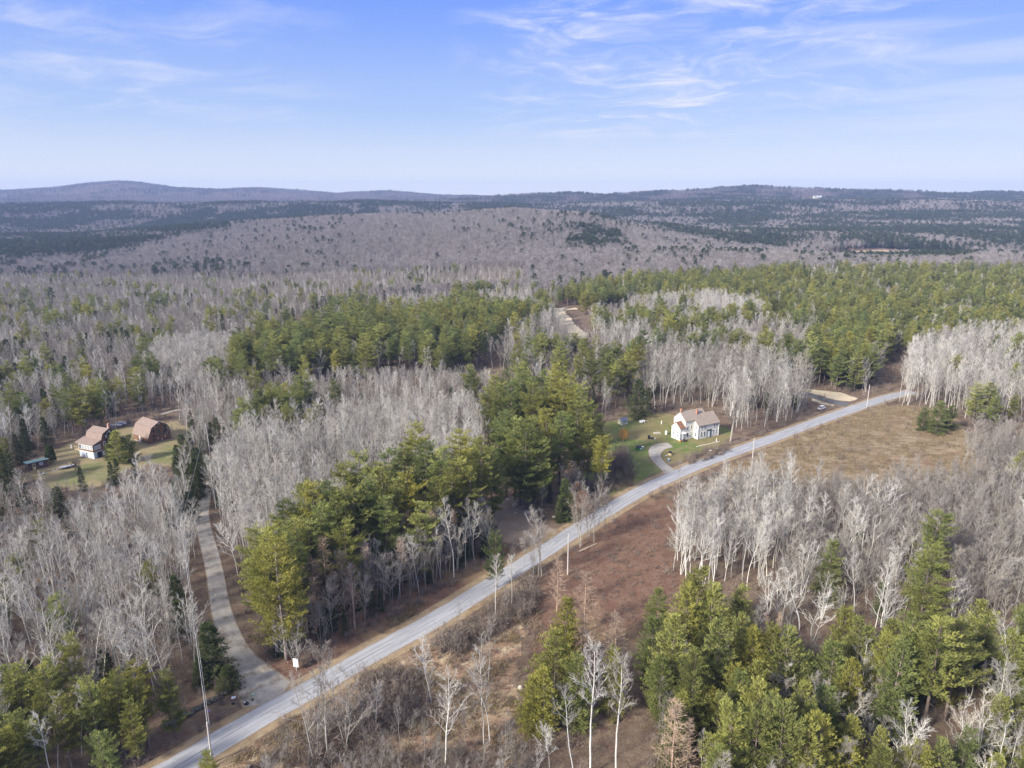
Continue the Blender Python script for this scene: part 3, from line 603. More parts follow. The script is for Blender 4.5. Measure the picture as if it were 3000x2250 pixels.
def grass_clump(seed):
    rs=random.Random(seed); U=Tufts()
    for k in range(26): U.add(Vector((rs.gauss(0,.35),rs.gauss(0,.35),0)),Vector((rs.gauss(0,.45),rs.gauss(0,.45),1)),rs.uniform(.25,.55),.05,rs.random())
    return U.mesh(1,.1)
GRS=[]
for s in range(3):
    v,f,t=grass_clump(900+s); me=mesh('grass_tuft',v,f,M['straw']); set_attr(me,'tint',t,'FACE'); GRS.append(me)
FARB=[mesh('distant_bare',*far_bare(1000+s,14,[3,3.6,2.6,3.2][s]),M['far_tw']) for s in range(4)]
FARM=[mesh('mountain_bare',*far_bare(1050+s,14,[3,3.6,2.6,3.2][s]),M['mount_tw']) for s in range(3)]
FARC=[]
for s in range(4):
    v,f,t=far_conifer(1100+s,[17,17,13,13][s],[3.6,4.,2.3,2.][s],['pine','pine','spruce','spruce'][s]); me=mesh('distant_conifer',v,f,M['farneedle']); set_attr(me,'tint',t,'FACE'); FARC.append(me)
print('protos',time.time()-T0)

# ---------------------------------------------------------------- planting plan (ground positions of every stand)
TREES=[]      # (kind, x, y, z, height, rot, stand, widen)
STAND={}
def plant(stand,desc,kind,items):
    STAND[stand]=(desc,True)
    for it in items:
        px,py,h=it[:3]; x,y=P(px,py); TREES.append([kind,x,y,float(height(x,y)),h,rng.uniform(0,6.28),stand,it[3] if len(it)>3 else 1.])
OCC=[]
def plant_hint(): pass
plant('row',"in the pine row above the road bank",'white_pine',[(812,1890,25),(838,1935,26),(873,1850,21),(860,1710,21),(905,1690,23),(940,1700,24),(985,1690,24),(1022,1760,19),(1025,1630,24),(1065,1610,25),(1100,1650,23),(1140,1620,24),(1180,1640,21),(1220,1480,24),(1255,1560,25),(1300,1570,25),(1240,1690,19),(1355,1530,26),(1410,1550,25),(1330,1600,21),(1380,1590,20),(925,1775,20),(960,1745,22),(1000,1700,22),(890,1770,20),(1050,1690,22),(1085,1680,23),(1140,1690,20),(1200,1640,22),(1280,1630,21),(1350,1580,22),(845,1800,20),(1400,1500,22),(795,1800,19),(765,1760,17),(800,1860,18),(830,1760,20),(1150,1560,23),(1200,1550,24),(1440,1525,21)])
plant('lone',"leaning over the road edge beside the dirt pull-off",'white_pine',[(1455,1722,14,.8)])
plant('clump',"in the tall clump left of the farmhouse lawn",'white_pine',[(1483,1458,26),(1508,1465,25),(1525,1480,26),(1540,1498,27),(1580,1490,23),(1600,1440,26),(1640,1450,26),(1690,1420,26),(1720,1440,22),(1760,1455,19),(1560,1330,25),(1600,1330,25),(1650,1330,26),(1460,1330,23),(1500,1300,23),(1540,1290,23),(1700,1360,26),(1430,1300,21),(1745,1400,21),(1450,1260,21),(1590,1260,24),(1625,1235,23),(1670,1290,24),(1530,1240,22)])
plant('backlawn',"behind the small cream shed",'white_pine',[(1840,1180,23),(1780,1172,21),(1725,1182,23),(1868,1150,22)])
plant('shedspruce',"between the cream shed and the farmhouse",'spruce',[(1868,1222,16,1.5)])
plant('smallfir',"beside the boulders at the road",'spruce',[(1657,1522,12,1.3),(1640,1530,7,1.2)])
plant('corner',"in the bottom left corner clump",'white_pine',[(60,2350,13,.9),(130,2310,12,.9),(215,2280,15,.95),(300,2240,16,.8),(370,2210,15,.8),(440,2190,13,.8),(515,2162,13,.8),(20,2260,11,.8),(250,2170,12,.8),(330,2340,12,1.)])
plant('wiresfir',"under the wires beside the gravel drive",'spruce',[(628,1990,12,1.5),(672,2022,5.2,2.4),(525,1795,9,1.3),(530,1860,8,1.4),(592,2010,6,1.6)])
plant('yardpine',"behind the brown gambrel house",'white_pine',[(215,1270,17),(245,1270,19),(280,1262,18),(300,1256,15),(195,1242,14)])
plant('yardround','','young_pine',[(348,1356,11,1.35),(382,1352,9.5,1.3),(320,1350,6,1.3)]); STAND['yardround']=("beside the brown house with glazed porch",True)
plant('yardspruce',"around the yard of the brown houses",'spruce',[(520,1370,8),(545,1400,9,1.2),(560,1440,9,1.2),(535,1450,10,1.2),(515,1500,9),(560,1500,8,1.3),(590,1375,7),(610,1405,8,1.3),(500,1560,7),(530,1540,8,1.2),(330,1425,8),(345,1412,8),(400,1400,7.5),(575,1410,8,1.2),(540,1345,9,1.5),(560,1365,10,1.4),(580,1385,9,1.4),(530,1420,10,1.4),(575,1450,10,1.4),(545,1480,9,1.4),(560,1530,9,1.4),(545,1570,7,1.3),(590,1430,8,1.3),(585,1460,8,1.2),(640,1440,10,1.4),(655,1480,9,1.4),(15,1435,14,1.3),(178,1515,9,1.6),(245,1440,8)])
plant('yardbirch','','pale_birch',[(622,1278,15),(640,1280,14),(330,1256,15),(338,1258,14)]); STAND['yardbirch']=("at the edge of the brown houses' yard",True)
plant('yardfront','just below the yard of the brown houses','pale_birch',[(430,1492,17,1.1),(482,1505,17,1.1),(455,1535,17),(392,1545,15),(350,1575,14),(502,1545,16),(518,1600,16),(300,1605,15,1.1),(332,1640,15),(270,1622,16,1.1),(240,1642,15,1.1),(420,1585,17),(462,1622,17),(380,1622,16),(200,1682,14,1.2),(150,1662,14,1.2),(500,1650,18,1.1)])
plant('barnmaple','','grey_hardwood',[(522,1312,10,1.2)]); STAND['barnmaple']=("right in front of the brown gambrel barn",True)
plant('signtree','','grey_hardwood',[(868,1962,11,1.2)]); STAND['signtree']=('right behind the white sign at the drive mouth',True)
plant('edgebirch',"on the bank edge of the pine row",'pale_birch',[(1330,1692,19),(1390,1652,16),(1290,1700,13),(1040,1815,12),(1230,1745,14),(1365,1668,13)])
plant('lowpine',"in the dense clumps below the reddish clearing",'young_pine',[(1655,1965,15),(1625,2080,16),(1560,2135,10,1.3),(1592,2145,12,1.1),(1685,2125,13),(1795,2095,13),(2030,1885,17),(2000,1960,17),(2072,1960,17),(1925,1855,10,1.2),(1960,2060,17),(2090,2080,17),(2020,2125,15),(2150,1905,14),(2160,2005,14),(1905,2000,13),(1930,2105,12),(2190,2050,14),(2240,2062,15),(2285,2092,16),(2200,2160,14),(2150,2135,12),(2065,2175,10)])
plant('rightpine',"filling the bottom right corner",'young_pine',[(2453,2000,15),(2500,2040,15),(2420,2085,14),(2580,2040,15),(2600,2160,18),(2560,2105,16),(2835,1992,16),(2977,2002,16),(2940,2062,14),(2330,2235,14),(2400,2195,12),(2340,2080,12),(2470,2135,13),(2690,2010,13),(2760,2050,14)])
plant('bigpine','','white_pine',[(2640,2135,21,1.1),(2705,2150,22,1.15),(2770,2110,19,1.1),(2710,1735,20,1.15),(2685,1865,20),(2972,1455,14),(2860,2010,15)]); STAND['bigpine']=("rising over its neighbours at the lower right",True)
plant('bottompine','along the bottom right edge of the view','young_pine',[(2130,2335,16),(2190,2352,16),(2232,2322,16),(2272,2372,17),(2382,2342,15),(2340,2385,15),(2472,2332,10),(2726,2362,11),(2982,2372,11),(2082,2402,12),(2550,2400,12)])
plant('yellowpine','','young_pine',[(2417,1765,14.5,1.05)]); STAND['yellowpine']=("alone in the bare woods right of the clearing",True)
plant('fieldpine','beyond the tan mown field','young_pine',[(2740,1268,12,1.35),(2778,1262,10,1.3),(2700,1262,9,1.3)])
plant('fieldpine2','behind the tan mown field','white_pine',[(2850,1240,16,1.2),(2885,1236,16,1.1),(2905,1255,13,1.1),(2962,1245,12)])
plant('midgroup','','young_pine',[(620,2250+70,7)]); STAND['midgroup']=('at the bottom edge beside the lower utility pole',True)
plant('front',"in front of the dense bottom pine clump",'pale_birch',[(1728,2275,23,1.15),(1803,2295,22,1.15),(1686,2300,17,1.0),(1612,2278,11,1.)])
plant('fieldbirch',"alone in the rough clearing below the road",'pale_birch',[(1105,2149,11,.9),(1264,2060,14,1.1),(1251,2082,9,.8),(1428,2004,11),(1418,2182,16,1.1),(1436,2176,15),(1302,2250,14,1.5),(1453,1808,14),(1499,1780,12),(2470,1960,8)])
plant('roadtrees',"beside the road near the middle utility pole",'grey_hardwood',[(1577,1697,17,1.1),(1562,1695,13,.8),(1586,1692,16),(1700,1605,16,1.0),(1722,1583,19,1.0),(1740,1590,15,.8),(1773,1568,13,.8),(1535,1662,9),(1670,1480,12),(1018,2214,15,1.1),(962,2231,19,1.1),(930,2240,16,1.1),(1990,1430,9),(1745,1405,9,1.6),(1500,1690,8)])
plant('larches',"between the green pines along the road",'bare_larch',[(1632,1795,13,1.1),(1712,1855,14,1.3),(1705,1950,11,1.1),(1800,1965,12,1.5),(1966,2280,14,1.2),(2275,1900,8),(2236,1905,8),(1745,1890,9),(2010,2270,10),(930,1840,16),(1010,1800,15),(1080,1760,14),(870,1840,17),(1270,1680,16),(1330,1650,14),(1180,1730,13),(960,1780,17),(900,1850,14)])
plant('whites',"spreading its limbs right of the reddish clearing",'white_limbed_tree',[(2285,1835,13),(2342,1845,14),(2408,1815,12),(2318,1800,12),(2250,1800,11),(2380,1880,12),(2578,1880,14),(2460,1850,11)])
plant('whites2',"in the bottom right corner",'white_limbed_tree',[(2850,2275,14,1.1),(2928,2135,15),(2985,2065,16),(2585,2290,13,1.1),(2650,2300,12),(2920,2330,13),(2800,2230,10),(2990,2250,14)])
plant('whites3',"behind the bottom left corner pines",'white_limbed_tree',[(470,2010,15),(380,1985,15),(300,1990,14),(165,2040,14),(150,1960,15),(45,2050,15),(560,1900,13),(-20,2130,14),(430,1900,14)])
oakxy=[(1700,1606,14)]
N_MANUAL=len(TREES)

# random stands: (id, description, polygon of ground pixels, spacing m, {kind:(weight,hmin,hmax)})
REG=[
('youngwood','in the low young woods below the gambrel house yard',[(-500,1445),(60,1450),(200,1475),(330,1480),(420,1440),(530,1440),(530,1485),(380,1520),(270,1610),(150,1660),(-500,1650)],2.6,{'grey_hardwood':(.80,5,9),'spruce':(.13,4,7),'pale_birch':(.07,8,11)}),
('leftwood','in the bare woods left of the gravel drive',[(-500,1650),(150,1655),(270,1610),(380,1515),(530,1480),(560,1540),(548,1640),(552,1800),(575,1930),(520,2050),(430,2110),(200,2140),(-500,2180)],3.05,{'pale_birch':(.64,10,16.5),'grey_hardwood':(.30,9,12),'white_pine':(.03,11,14),'spruce':(.07,5,8)}),
('cornerfill','among the bottom left pines',[(-500,2180),(200,2140),(430,2110),(520,2140),(400,2260),(300,2420),(-500,2500)],4.2,{'white_pine':(.5,11,15),'pale_birch':(.25,11,14),'spruce':(.25,6,9)}),
('drivetop','around the upper end of the gravel drive',[(545,1185),(690,1180),(690,1330),(640,1440),(600,1440),(548,1420),(548,1330),(560,1280),(548,1225)],3.1,{'pale_birch':(.40,9,14),'grey_hardwood':(.42,8,12),'spruce':(.18,5,9)}),
('birchgrove',"in the pale grove right of the gravel drive",[(668,1350),(720,1305),(1000,1275),(1425,1265),(1425,1400),(1250,1500),(1050,1590),(900,1680),(840,1760),(765,1830),(725,1810),(700,1740),(670,1640),(640,1540),(620,1450)],2.8,{'pale_birch':(.80,11.5,17),'grey_hardwood':(.13,10,14),'spruce':(.05,6,9),'white_pine':(.01,14,16)}),
('rowfront',"under the front edge of the pine row",[(800,1945),(758,1850),(900,1740),(1060,1680),(1250,1600),(1440,1500),(1452,1632),(1240,1738),(1010,1862),(890,1925),(850,1945),(790,1935),(745,1870),(715,1800)],2.3,{'grey_hardwood':(.44,8,14),'spruce':(.34,4,10),'bare_larch':(.10,10,16),'pale_birch':(.12,10,15)}),
('houseback',"in the tall woods behind the white farmhouse",[(1880,1205),(1960,1197),(2050,1185),(2120,1200),(2165,1262),(2230,1262),(2370,1206),(2368,1158),(2300,1128),(2200,1100),(1880,1100)],3.9,{'grey_hardwood':(.50,14,19),'pale_birch':(.42,14,19),'spruce':(.08,6,10)}),
('shedback','in the shady woods behind the cream shed',[(1440,1240),(1700,1210),(1760,1225),(1880,1190),(1880,1080),(1440,1080)],5.0,{'grey_hardwood':(.48,12,16),'white_pine':(.13,17,22),'spruce':(.12,7,11),'pale_birch':(.10,12,16)}),
('lawnside','between the pine clump and the lawn',[(1560,1520),(1700,1480),(1770,1440),(1700,1380),(1560,1400)],4.6,{'grey_hardwood':(.7,8,13),'spruce':(.3,4,7)}),
('rightgrove',"in the grove right of the reddish clearing",[(1975,1580),(2050,1525),(2180,1480),(2320,1480),(2330,1560),(2280,1700),(2240,1745),(2060,1700),(1985,1670)],2.9,{'pale_birch':(.88,12,18),'grey_hardwood':(.12,11,14)}),
('rightwood',"in the bare woods below the tan field",[(2320,1480),(2560,1475),(2860,1430),(3500,1360),(3500,1960),(2700,1860),(2520,1850),(2300,1780),(2240,1745),(2290,1650)],2.9,{'grey_hardwood':(.82,8,13.5),'pale_birch':(.12,12,17),'spruce':(.02,6,9),'white_limbed_tree':(.03,12,15)}),
('fieldleft',"along the near edge of the tan field",[(2060,1510),(2180,1425),(2260,1415),(2560,1440),(2560,1475),(2190,1485)],3.4,{'grey_hardwood':(.9,4,7),'pale_birch':(.1,8,10)}),
('fieldright',"at the right end of the tan field",[(2850,1300),(3500,1240),(3500,1350),(2860,1420),(2820,1360)],3.3,{'grey_hardwood':(.9,8,12),'pale_birch':(.1,10,13)}),
('lowfill','filling gaps between the bottom right pines',[(1890,1900),(2220,1930),(2400,1960),(3400,1960),(3400,2600),(2050,2600),(1900,2200)],4.0,{'young_pine':(.30,9,13),'grey_hardwood':(.42,8,13),'spruce':(.14,5,9),'white_limbed_tree':(.12,10,13)}),
('scrubtrees','in thin scrub at the bottom middle',[(880,2160),(1050,2180),(1300,2200),(1560,2260),(1560,2600),(800,2600),(780,2280)],3.6,{'grey_hardwood':(1,5,9)}),
('scrubtrees2','in thin scrub below the road edge',[(1180,1930),(1500,1745),(1560,1720),(1560,1800),(1300,1950)],5.5,{'grey_hardwood':(1,4,7)}),
('westwood',"in the woods behind the brown gambrel houses",[(-600,1440),(20,1430),(55,1370),(110,1320),(195,1275),(310,1240),(420,1212),(560,1175),(640,1190),(690,1180),(690,1130),(-600,1130)],3.7,{'pale_birch':(.34,10,15),'grey_hardwood':(.42,9,13),'white_pine':(.12,12,17),'spruce':(.12,8,12)}),
('drivewood',"between the pale grove and the pine band",[(690,1320),(680,1215),(700,1150),(1430,1120),(1430,1265),(1000,1275),(720,1305)],3.3,{'pale_birch':(.36,8,13),'grey_hardwood':(.54,7,12),'spruce':(.07,6,10),'white_pine':(.03,16,19)}),
('centrepines',"in the pine band beyond the pale grove",[(710,1150),(760,1190),(860,1130),(1050,1140),(1120,1090),(1300,1110),(1480,1060),(1500,985),(1300,950),(1000,965),(860,1010),(720,1050)],5.6,{'grey_hardwood':(.16,11,15),'pale_birch':(.18,12,16),'white_pine':(.60,15,23)}),
('palepatch',"in the very pale stand left of the pine band",[(430,1130),(470,1070),(600,1040),(690,1050),(690,1160),(640,1195),(500,1180)],2.7,{'pale_birch':(1,13,17)}),
('rightmid',"in mixed woods between plateau and farmhouse",[(1440,1110),(1900,1110),(2360,1140),(2360,1000),(2200,960),(1900,940),(1560,950),(1500,1000)],4.5,{'grey_hardwood':(.40,12,16),'pale_birch':(.36,14,18),'white_pine':(.15,16,21),'spruce':(.03,8,12)}),
('palestand',"in the long pale stand below the pine plateau",[(1780,1000),(1850,930),(2080,910),(2230,950),(2330,1040),(2240,1110),(1980,1090)],3.4,{'pale_birch':(.93,15,19),'white_pine':(.05,16,20)}),
('sideroad','in the woods around the dark side road',[(2370,1130),(2540,1160),(2560,1120),(2600,1050),(2380,1040),(2300,1100)],4.4,{'grey_hardwood':(.34,12,16),'white_pine':(.40,17,21),'pale_birch':(.16,13,17),'spruce':(.10,7,10)}),
('endgrove',"in the pale grove at the far road end",[(2620,1195),(2640,1120),(2680,1060),(2800,1020),(3500,990),(3500,1235),(2860,1245),(2800,1215)],3.7,{'pale_birch':(.60,15,19),'grey_hardwood':(.36,11,15),'white_pine':(.03,15,19)}),
('plateau',"on the broad pine plateau in the right distance",[(1540,905),(1720,860),(2000,835),(2250,815),(3600,800),(3600,985),(2900,1030),(2700,1050),(2450,1050),(2380,1010),(2260,955),(2060,905),(1850,905),(1600,940)],5.8,{'white_pine':(.68,12,20),'pale_birch':(.18,12,16),'grey_hardwood':(.14,11,14)}),
('midpatch',"in the loose patch left of the pine plateau",[(900,980),(1000,920),(1300,890),(1540,870),(1600,940),(1500,1000),(1300,960)],4.8,{'pale_birch':(.36,12,16),'grey_hardwood':(.44,12,14),'white_pine':(.20,14,20)}),
('greymid','on the grey slope beyond the pine band',[(-600,1130),(700,1130),(690,1050),(850,960),(1000,900),(1300,900),(-600,900)],4.3,{'grey_hardwood':(.62,9,14),'pale_birch':(.26,10,14),'white_pine':(.055,12,18),'spruce':(.065,8,14)}),
('greyfar','far out on the grey slope beyond the pine band',[(-600,900),(1000,900),(1300,870),(1540,860),(1540,800),(-600,800)],5.0,{'grey_hardwood':(.74,9,13),'pale_birch':(.20,10,13),'white_pine':(.025,12,16),'spruce':(.035,8,13)}),
]
NOGO=[PP([(55,1400),(130,1345),(230,1292),(330,1262),(430,1237),(520,1225),(545,1260),(545,1300),(540,1330),(520,1362),(400,1385),(330,1402),(280,1440),(150,1425)]),
 PP([(1810,1455),(1730,1400),(1730,1300),(1770,1240),(1860,1218),(1960,1203),(2050,1205),(2110,1230),(2170,1268),(2150,1320),(1900,1420)]),
 PP([(1455,1460),(1500,1450),(1560,1500),(1650,1555),(1560,1620),(1440,1570)]),
 PP([(2370,1130),(2540,1165),(2540,1200),(2370,1200)]), PP([(2270,1135),(2540,1175),(2430,1200),(2260,1150)]),PP([(1600,900),(1695,897),(1712,930),(1762,1035),(1690,1050),(1625,960),(1600,935)])]
near_paths=[(np.array(road_c),4.2),(smooth_path(D1)[0][:120:3],2.4),(smooth_path(D1)[0][120::3],1.4)]
def blocked(x,y):
    b=np.zeros(x.shape,bool)
    for p,wd in near_paths: b|=distpoly(x,y,[tuple(q) for q in p],False)<wd
    for p in NOGO: b|=inpoly(x,y,p)
    return b
claimed=[]
for rid,desc,poly,sp,mixd in REG:
    STAND[rid]=(desc,False); pw=PP(poly); a=np.array(pw); x0,y0=a.min(0); x1,y1=a.max(0)
    xs=np.arange(x0,x1,sp); yy=np.arange(y0,y1,sp)
    if len(xs)*len(yy)>400000: raise SystemExit('region too big '+rid)
    X,Y=np.meshgrid(xs,yy); X=X+rng.uniform(-.46,.46,X.shape)*sp; Y=Y+rng.uniform(-.46,.46,Y.shape)*sp
    X=X.ravel(); Y=Y.ravel(); jx=(vnoise(X,Y,14 if sp<4.4 else 45,3)-.5)*(min(sp*2.2,8) if sp<4.4 else 26); k=inpoly(X+jx,Y+jx,pw)&~blocked(X,Y)&(np.abs(X)<Y*.86+25)&(rng.random(X.shape)<.93)
    for c in claimed: k&=~inpoly(X,Y,c)
    claimed.append(pw); X=X[k];Y=Y[k]
    if N_MANUAL and len(X):
        m=np.array([(t[1],t[2]) for t in TREES[:N_MANUAL]])
        dm=np.sqrt(((X[:,None]-m[None,:,0])**2+(Y[:,None]-m[None,:,1])**2).min(1)); k=dm>1.7; X=X[k];Y=Y[k]
        for t in TREES[:N_MANUAL]:
            if t[0] in('white_pine','young_pine') and t[6] in('yellowpine','bigpine','fieldpine','fieldpine2','lone','yardround'):
                k=~((np.abs(X-t[1])<3.6)&(Y<t[2]+3)&(Y>t[2]-10)); X=X[k];Y=Y[k]
    kinds=list(mixd); wts=np.array([float(mixd[q][0]) for q in kinds]); wts/=wts.sum()
    # clumping: species follow slow noise so that stands are not salt and pepper
    v0=vnoise(X,Y,18 if sp<4.5 else 34,9)*.5+rng.random(len(X))*.5; nz=(np.argsort(np.argsort(v0))+.5)/max(1,len(v0)); cum=np.cumsum(wts)
    Z=height(X,Y)
    for i in range(len(X)):
        kd=kinds[min(int(np.searchsorted(cum,nz[i])),len(kinds)-1)]; _,h0,h1=mixd[kd]
        TREES.append([kd,X[i],Y[i],Z[i],h0+(h1-h0)*rng.beta(1.4,1.4),rng.uniform(0,6.28),rid,rng.uniform(.85,1.15)])
print('near trees',len(TREES),time.time()-T0)

# ---- individuals: the 300 of each kind that show largest; the rest of the kind is one stuff object
KN=dict(pale_birch=('birch_tree','pale birch'),grey_hardwood=('hardwood_tree','grey tree'),white_limbed_tree=('white_limbed_tree','white bare tree'),white_pine=('pine_tree','green pine'),young_pine=('young_pine_tree','bushy pine'),spruce=('spruce_tree','dark spruce'),bare_larch=('larch_tree','brown bare larch'))
GROUPN=dict(pale_birch='bare pale birches',grey_hardwood='bare grey hardwoods',white_limbed_tree='bare white limbed trees',white_pine='tall green pines',young_pine='bushy young pines',spruce='dark spruces',bare_larch='bare larches')
ORD='leftmost|second|third|fourth|fifth|sixth|seventh|eighth|ninth|tenth|eleventh|twelfth|thirteenth|fourteenth|fifteenth|sixteenth|seventeenth|eighteenth|nineteenth|twentieth|twenty-first|twenty-second|twenty-third|twenty-fourth|twenty-fifth|twenty-sixth'.split('|')
def gn_scatter(name,label,pts,variants,cat=None):
    """one object scattering many uncountable plants; pts rows: x y z scale rot tilt widen"""
    pts=np.asarray(pts,float); me=mesh(name,pts[:,:3],np.zeros((0,3),int)) if False else D.meshes.new(name)
    me.vertices.add(len(pts)); me.vertices.foreach_set('co',pts[:,:3].astype(np.float32).ravel())
    set_attr(me,'rotz',pts[:,4]); set_attr(me,'vi',rng.integers(0,len(variants),len(pts)),'POINT','INT')
    sc=np.stack([pts[:,3]*pts[:,6],pts[:,3]*pts[:,6],pts[:,3]],1)
    a=me.attributes.new('sc3','FLOAT_VECTOR','POINT'); a.data.foreach_set('vector',sc.astype(np.float32).ravel())
    ob=link(name,me); tag(ob,label,cat or 'woods',kind='stuff')
    ng=D.node_groups.new(name+'_scatter','GeometryNodeTree'); ng.interface.new_socket('Geometry',in_out='INPUT',socket_type='NodeSocketGeometry'); ng.interface.new_socket('Geometry',in_out='OUTPUT',socket_type='NodeSocketGeometry')
    N=ng.nodes; L=ng.links; gi=N.new('NodeGroupInput'); go=N.new('NodeGroupOutput'); iop=N.new('GeometryNodeInstanceOnPoints'); j=N.new('GeometryNodeJoinGeometry')
    for meshes in variants:
        jj=N.new('GeometryNodeJoinGeometry')
        for mm in meshes:
            if mm is None: continue
            src=D.objects.get('src_'+mm.name) or D.objects.new('src_'+mm.name,mm)
            oi=N.new('GeometryNodeObjectInfo'); oi.transform_space='ORIGINAL'; oi.inputs['Object'].default_value=src; oi.inputs['As Instance'].default_value=False
            L.new(oi.outputs['Geometry'],jj.inputs[0])
        g2=N.new('GeometryNodeGeometryToInstance'); L.new(jj.outputs[0],g2.inputs[0]); L.new(g2.outputs[0],j.inputs[0])
    def attr(nm,t):
        q=N.new('GeometryNodeInputNamedAttribute'); q.data_type=t; q.inputs['Name'].default_value=nm; return q.outputs['Attribute']
    cx=N.new('ShaderNodeCombineXYZ'); L.new(attr('rotz','FLOAT'),cx.inputs[2])
    L.new(gi.outputs[0],iop.inputs['Points']); L.new(j.outputs[0],iop.inputs['Instance']); iop.inputs['Pick Instance'].default_value=True
    L.new(attr('vi','INT'),iop.inputs['Instance Index']); L.new(cx.outputs[0],iop.inputs['Rotation']); L.new(attr('sc3','FLOAT_VECTOR'),iop.inputs['Scale']); L.new(iop.outputs[0],go.inputs[0])
    md=ob.modifiers.new('scatter','NODES'); md.node_group=ng; return ob
for kd in KN:
    T=[(i,t) for i,t in enumerate(TREES) if t[0]==kd]
    vis=[]; rest=[]
    for i,t in T:
        px,py,dep=proj(t[1],t[2],t[3]+t[4]*.6); infr=(-30<px<3030 and py<2330 and dep>0)
        vis.append((t[4]/dep*(1 if infr else .001)*(3 if i<N_MANUAL and infr else 1),px,t)) if infr else rest.append(t)
    vis.sort(key=lambda q:-q[0]); rest+= [q[2] for q in vis[300:]]; ind=vis[:300]
    bystand={}
    for s,px,t in ind: bystand.setdefault(t[6],[]).append((px,t))
    nv=len(VAR[kd]); cnt=0; nm,words=KN[kd]
    for st,lst in bystand.items():
        desc,manual=STAND[st]; nrow=1 if len(lst)<=26 else math.ceil(len(lst)/22)
        lst.sort(key=lambda q:q[1][2]); ns=len(lst); rows=[sorted(lst[ns*r//nrow:ns*(r+1)//nrow],key=lambda q:q[0]) for r in range(nrow)]
        for ri,oi_,(px,t) in [(ri,k_,q_) for ri,rw in enumerate(rows) for k_,q_ in enumerate(rw)]:
            _,x,y,z,h,rot,_,wd=t; H,tm,cm=VAR[kd][int(rng.integers(nv))]; s=h/H
            e=empty(nm,(x,y,z),rot); e.scale=(s*wd,s*wd,s); tr=link('trunk',tm,e); cr=link('crown',cm,e); cnt+=1
            if len(lst)==1: lab=f'{words} {desc}'
            else: lab=(f'leftmost {words} ' if oi_==0 else f'{ORD[oi_]} {words} from left ')+('' if nrow==1 else (['first','second','third','fourth','fifth','sixth','seventh','eighth','ninth','tenth','eleventh','twelfth','thirteenth','fourteenth'][ri]+' row '))+desc
            if len(lab.split())>16: print('LONG',lab)
            tag(e,lab,'tree',f'{GROUPN[kd]} {desc}' if len(lst)>1 else None)
    if rest:
        gn_scatter({'pale_birch':'birch_woods','grey_hardwood':'hardwood_woods','white_pine':'pine_woods','young_pine':'young_pine_thicket','spruce':'spruce_undergrowth','bare_larch':'larch_woods','white_limbed_tree':'white_tree_woods'}[kd],'mass of further '+GROUPN[kd]+' deep in the woods',[(t[1],t[2],t[3],t[4]/VAR[kd][0][0],t[5],0,t[7]) for t in rest],[(tm,cm) for _,tm,cm in VAR[kd]])
    print(kd,cnt,len(rest))

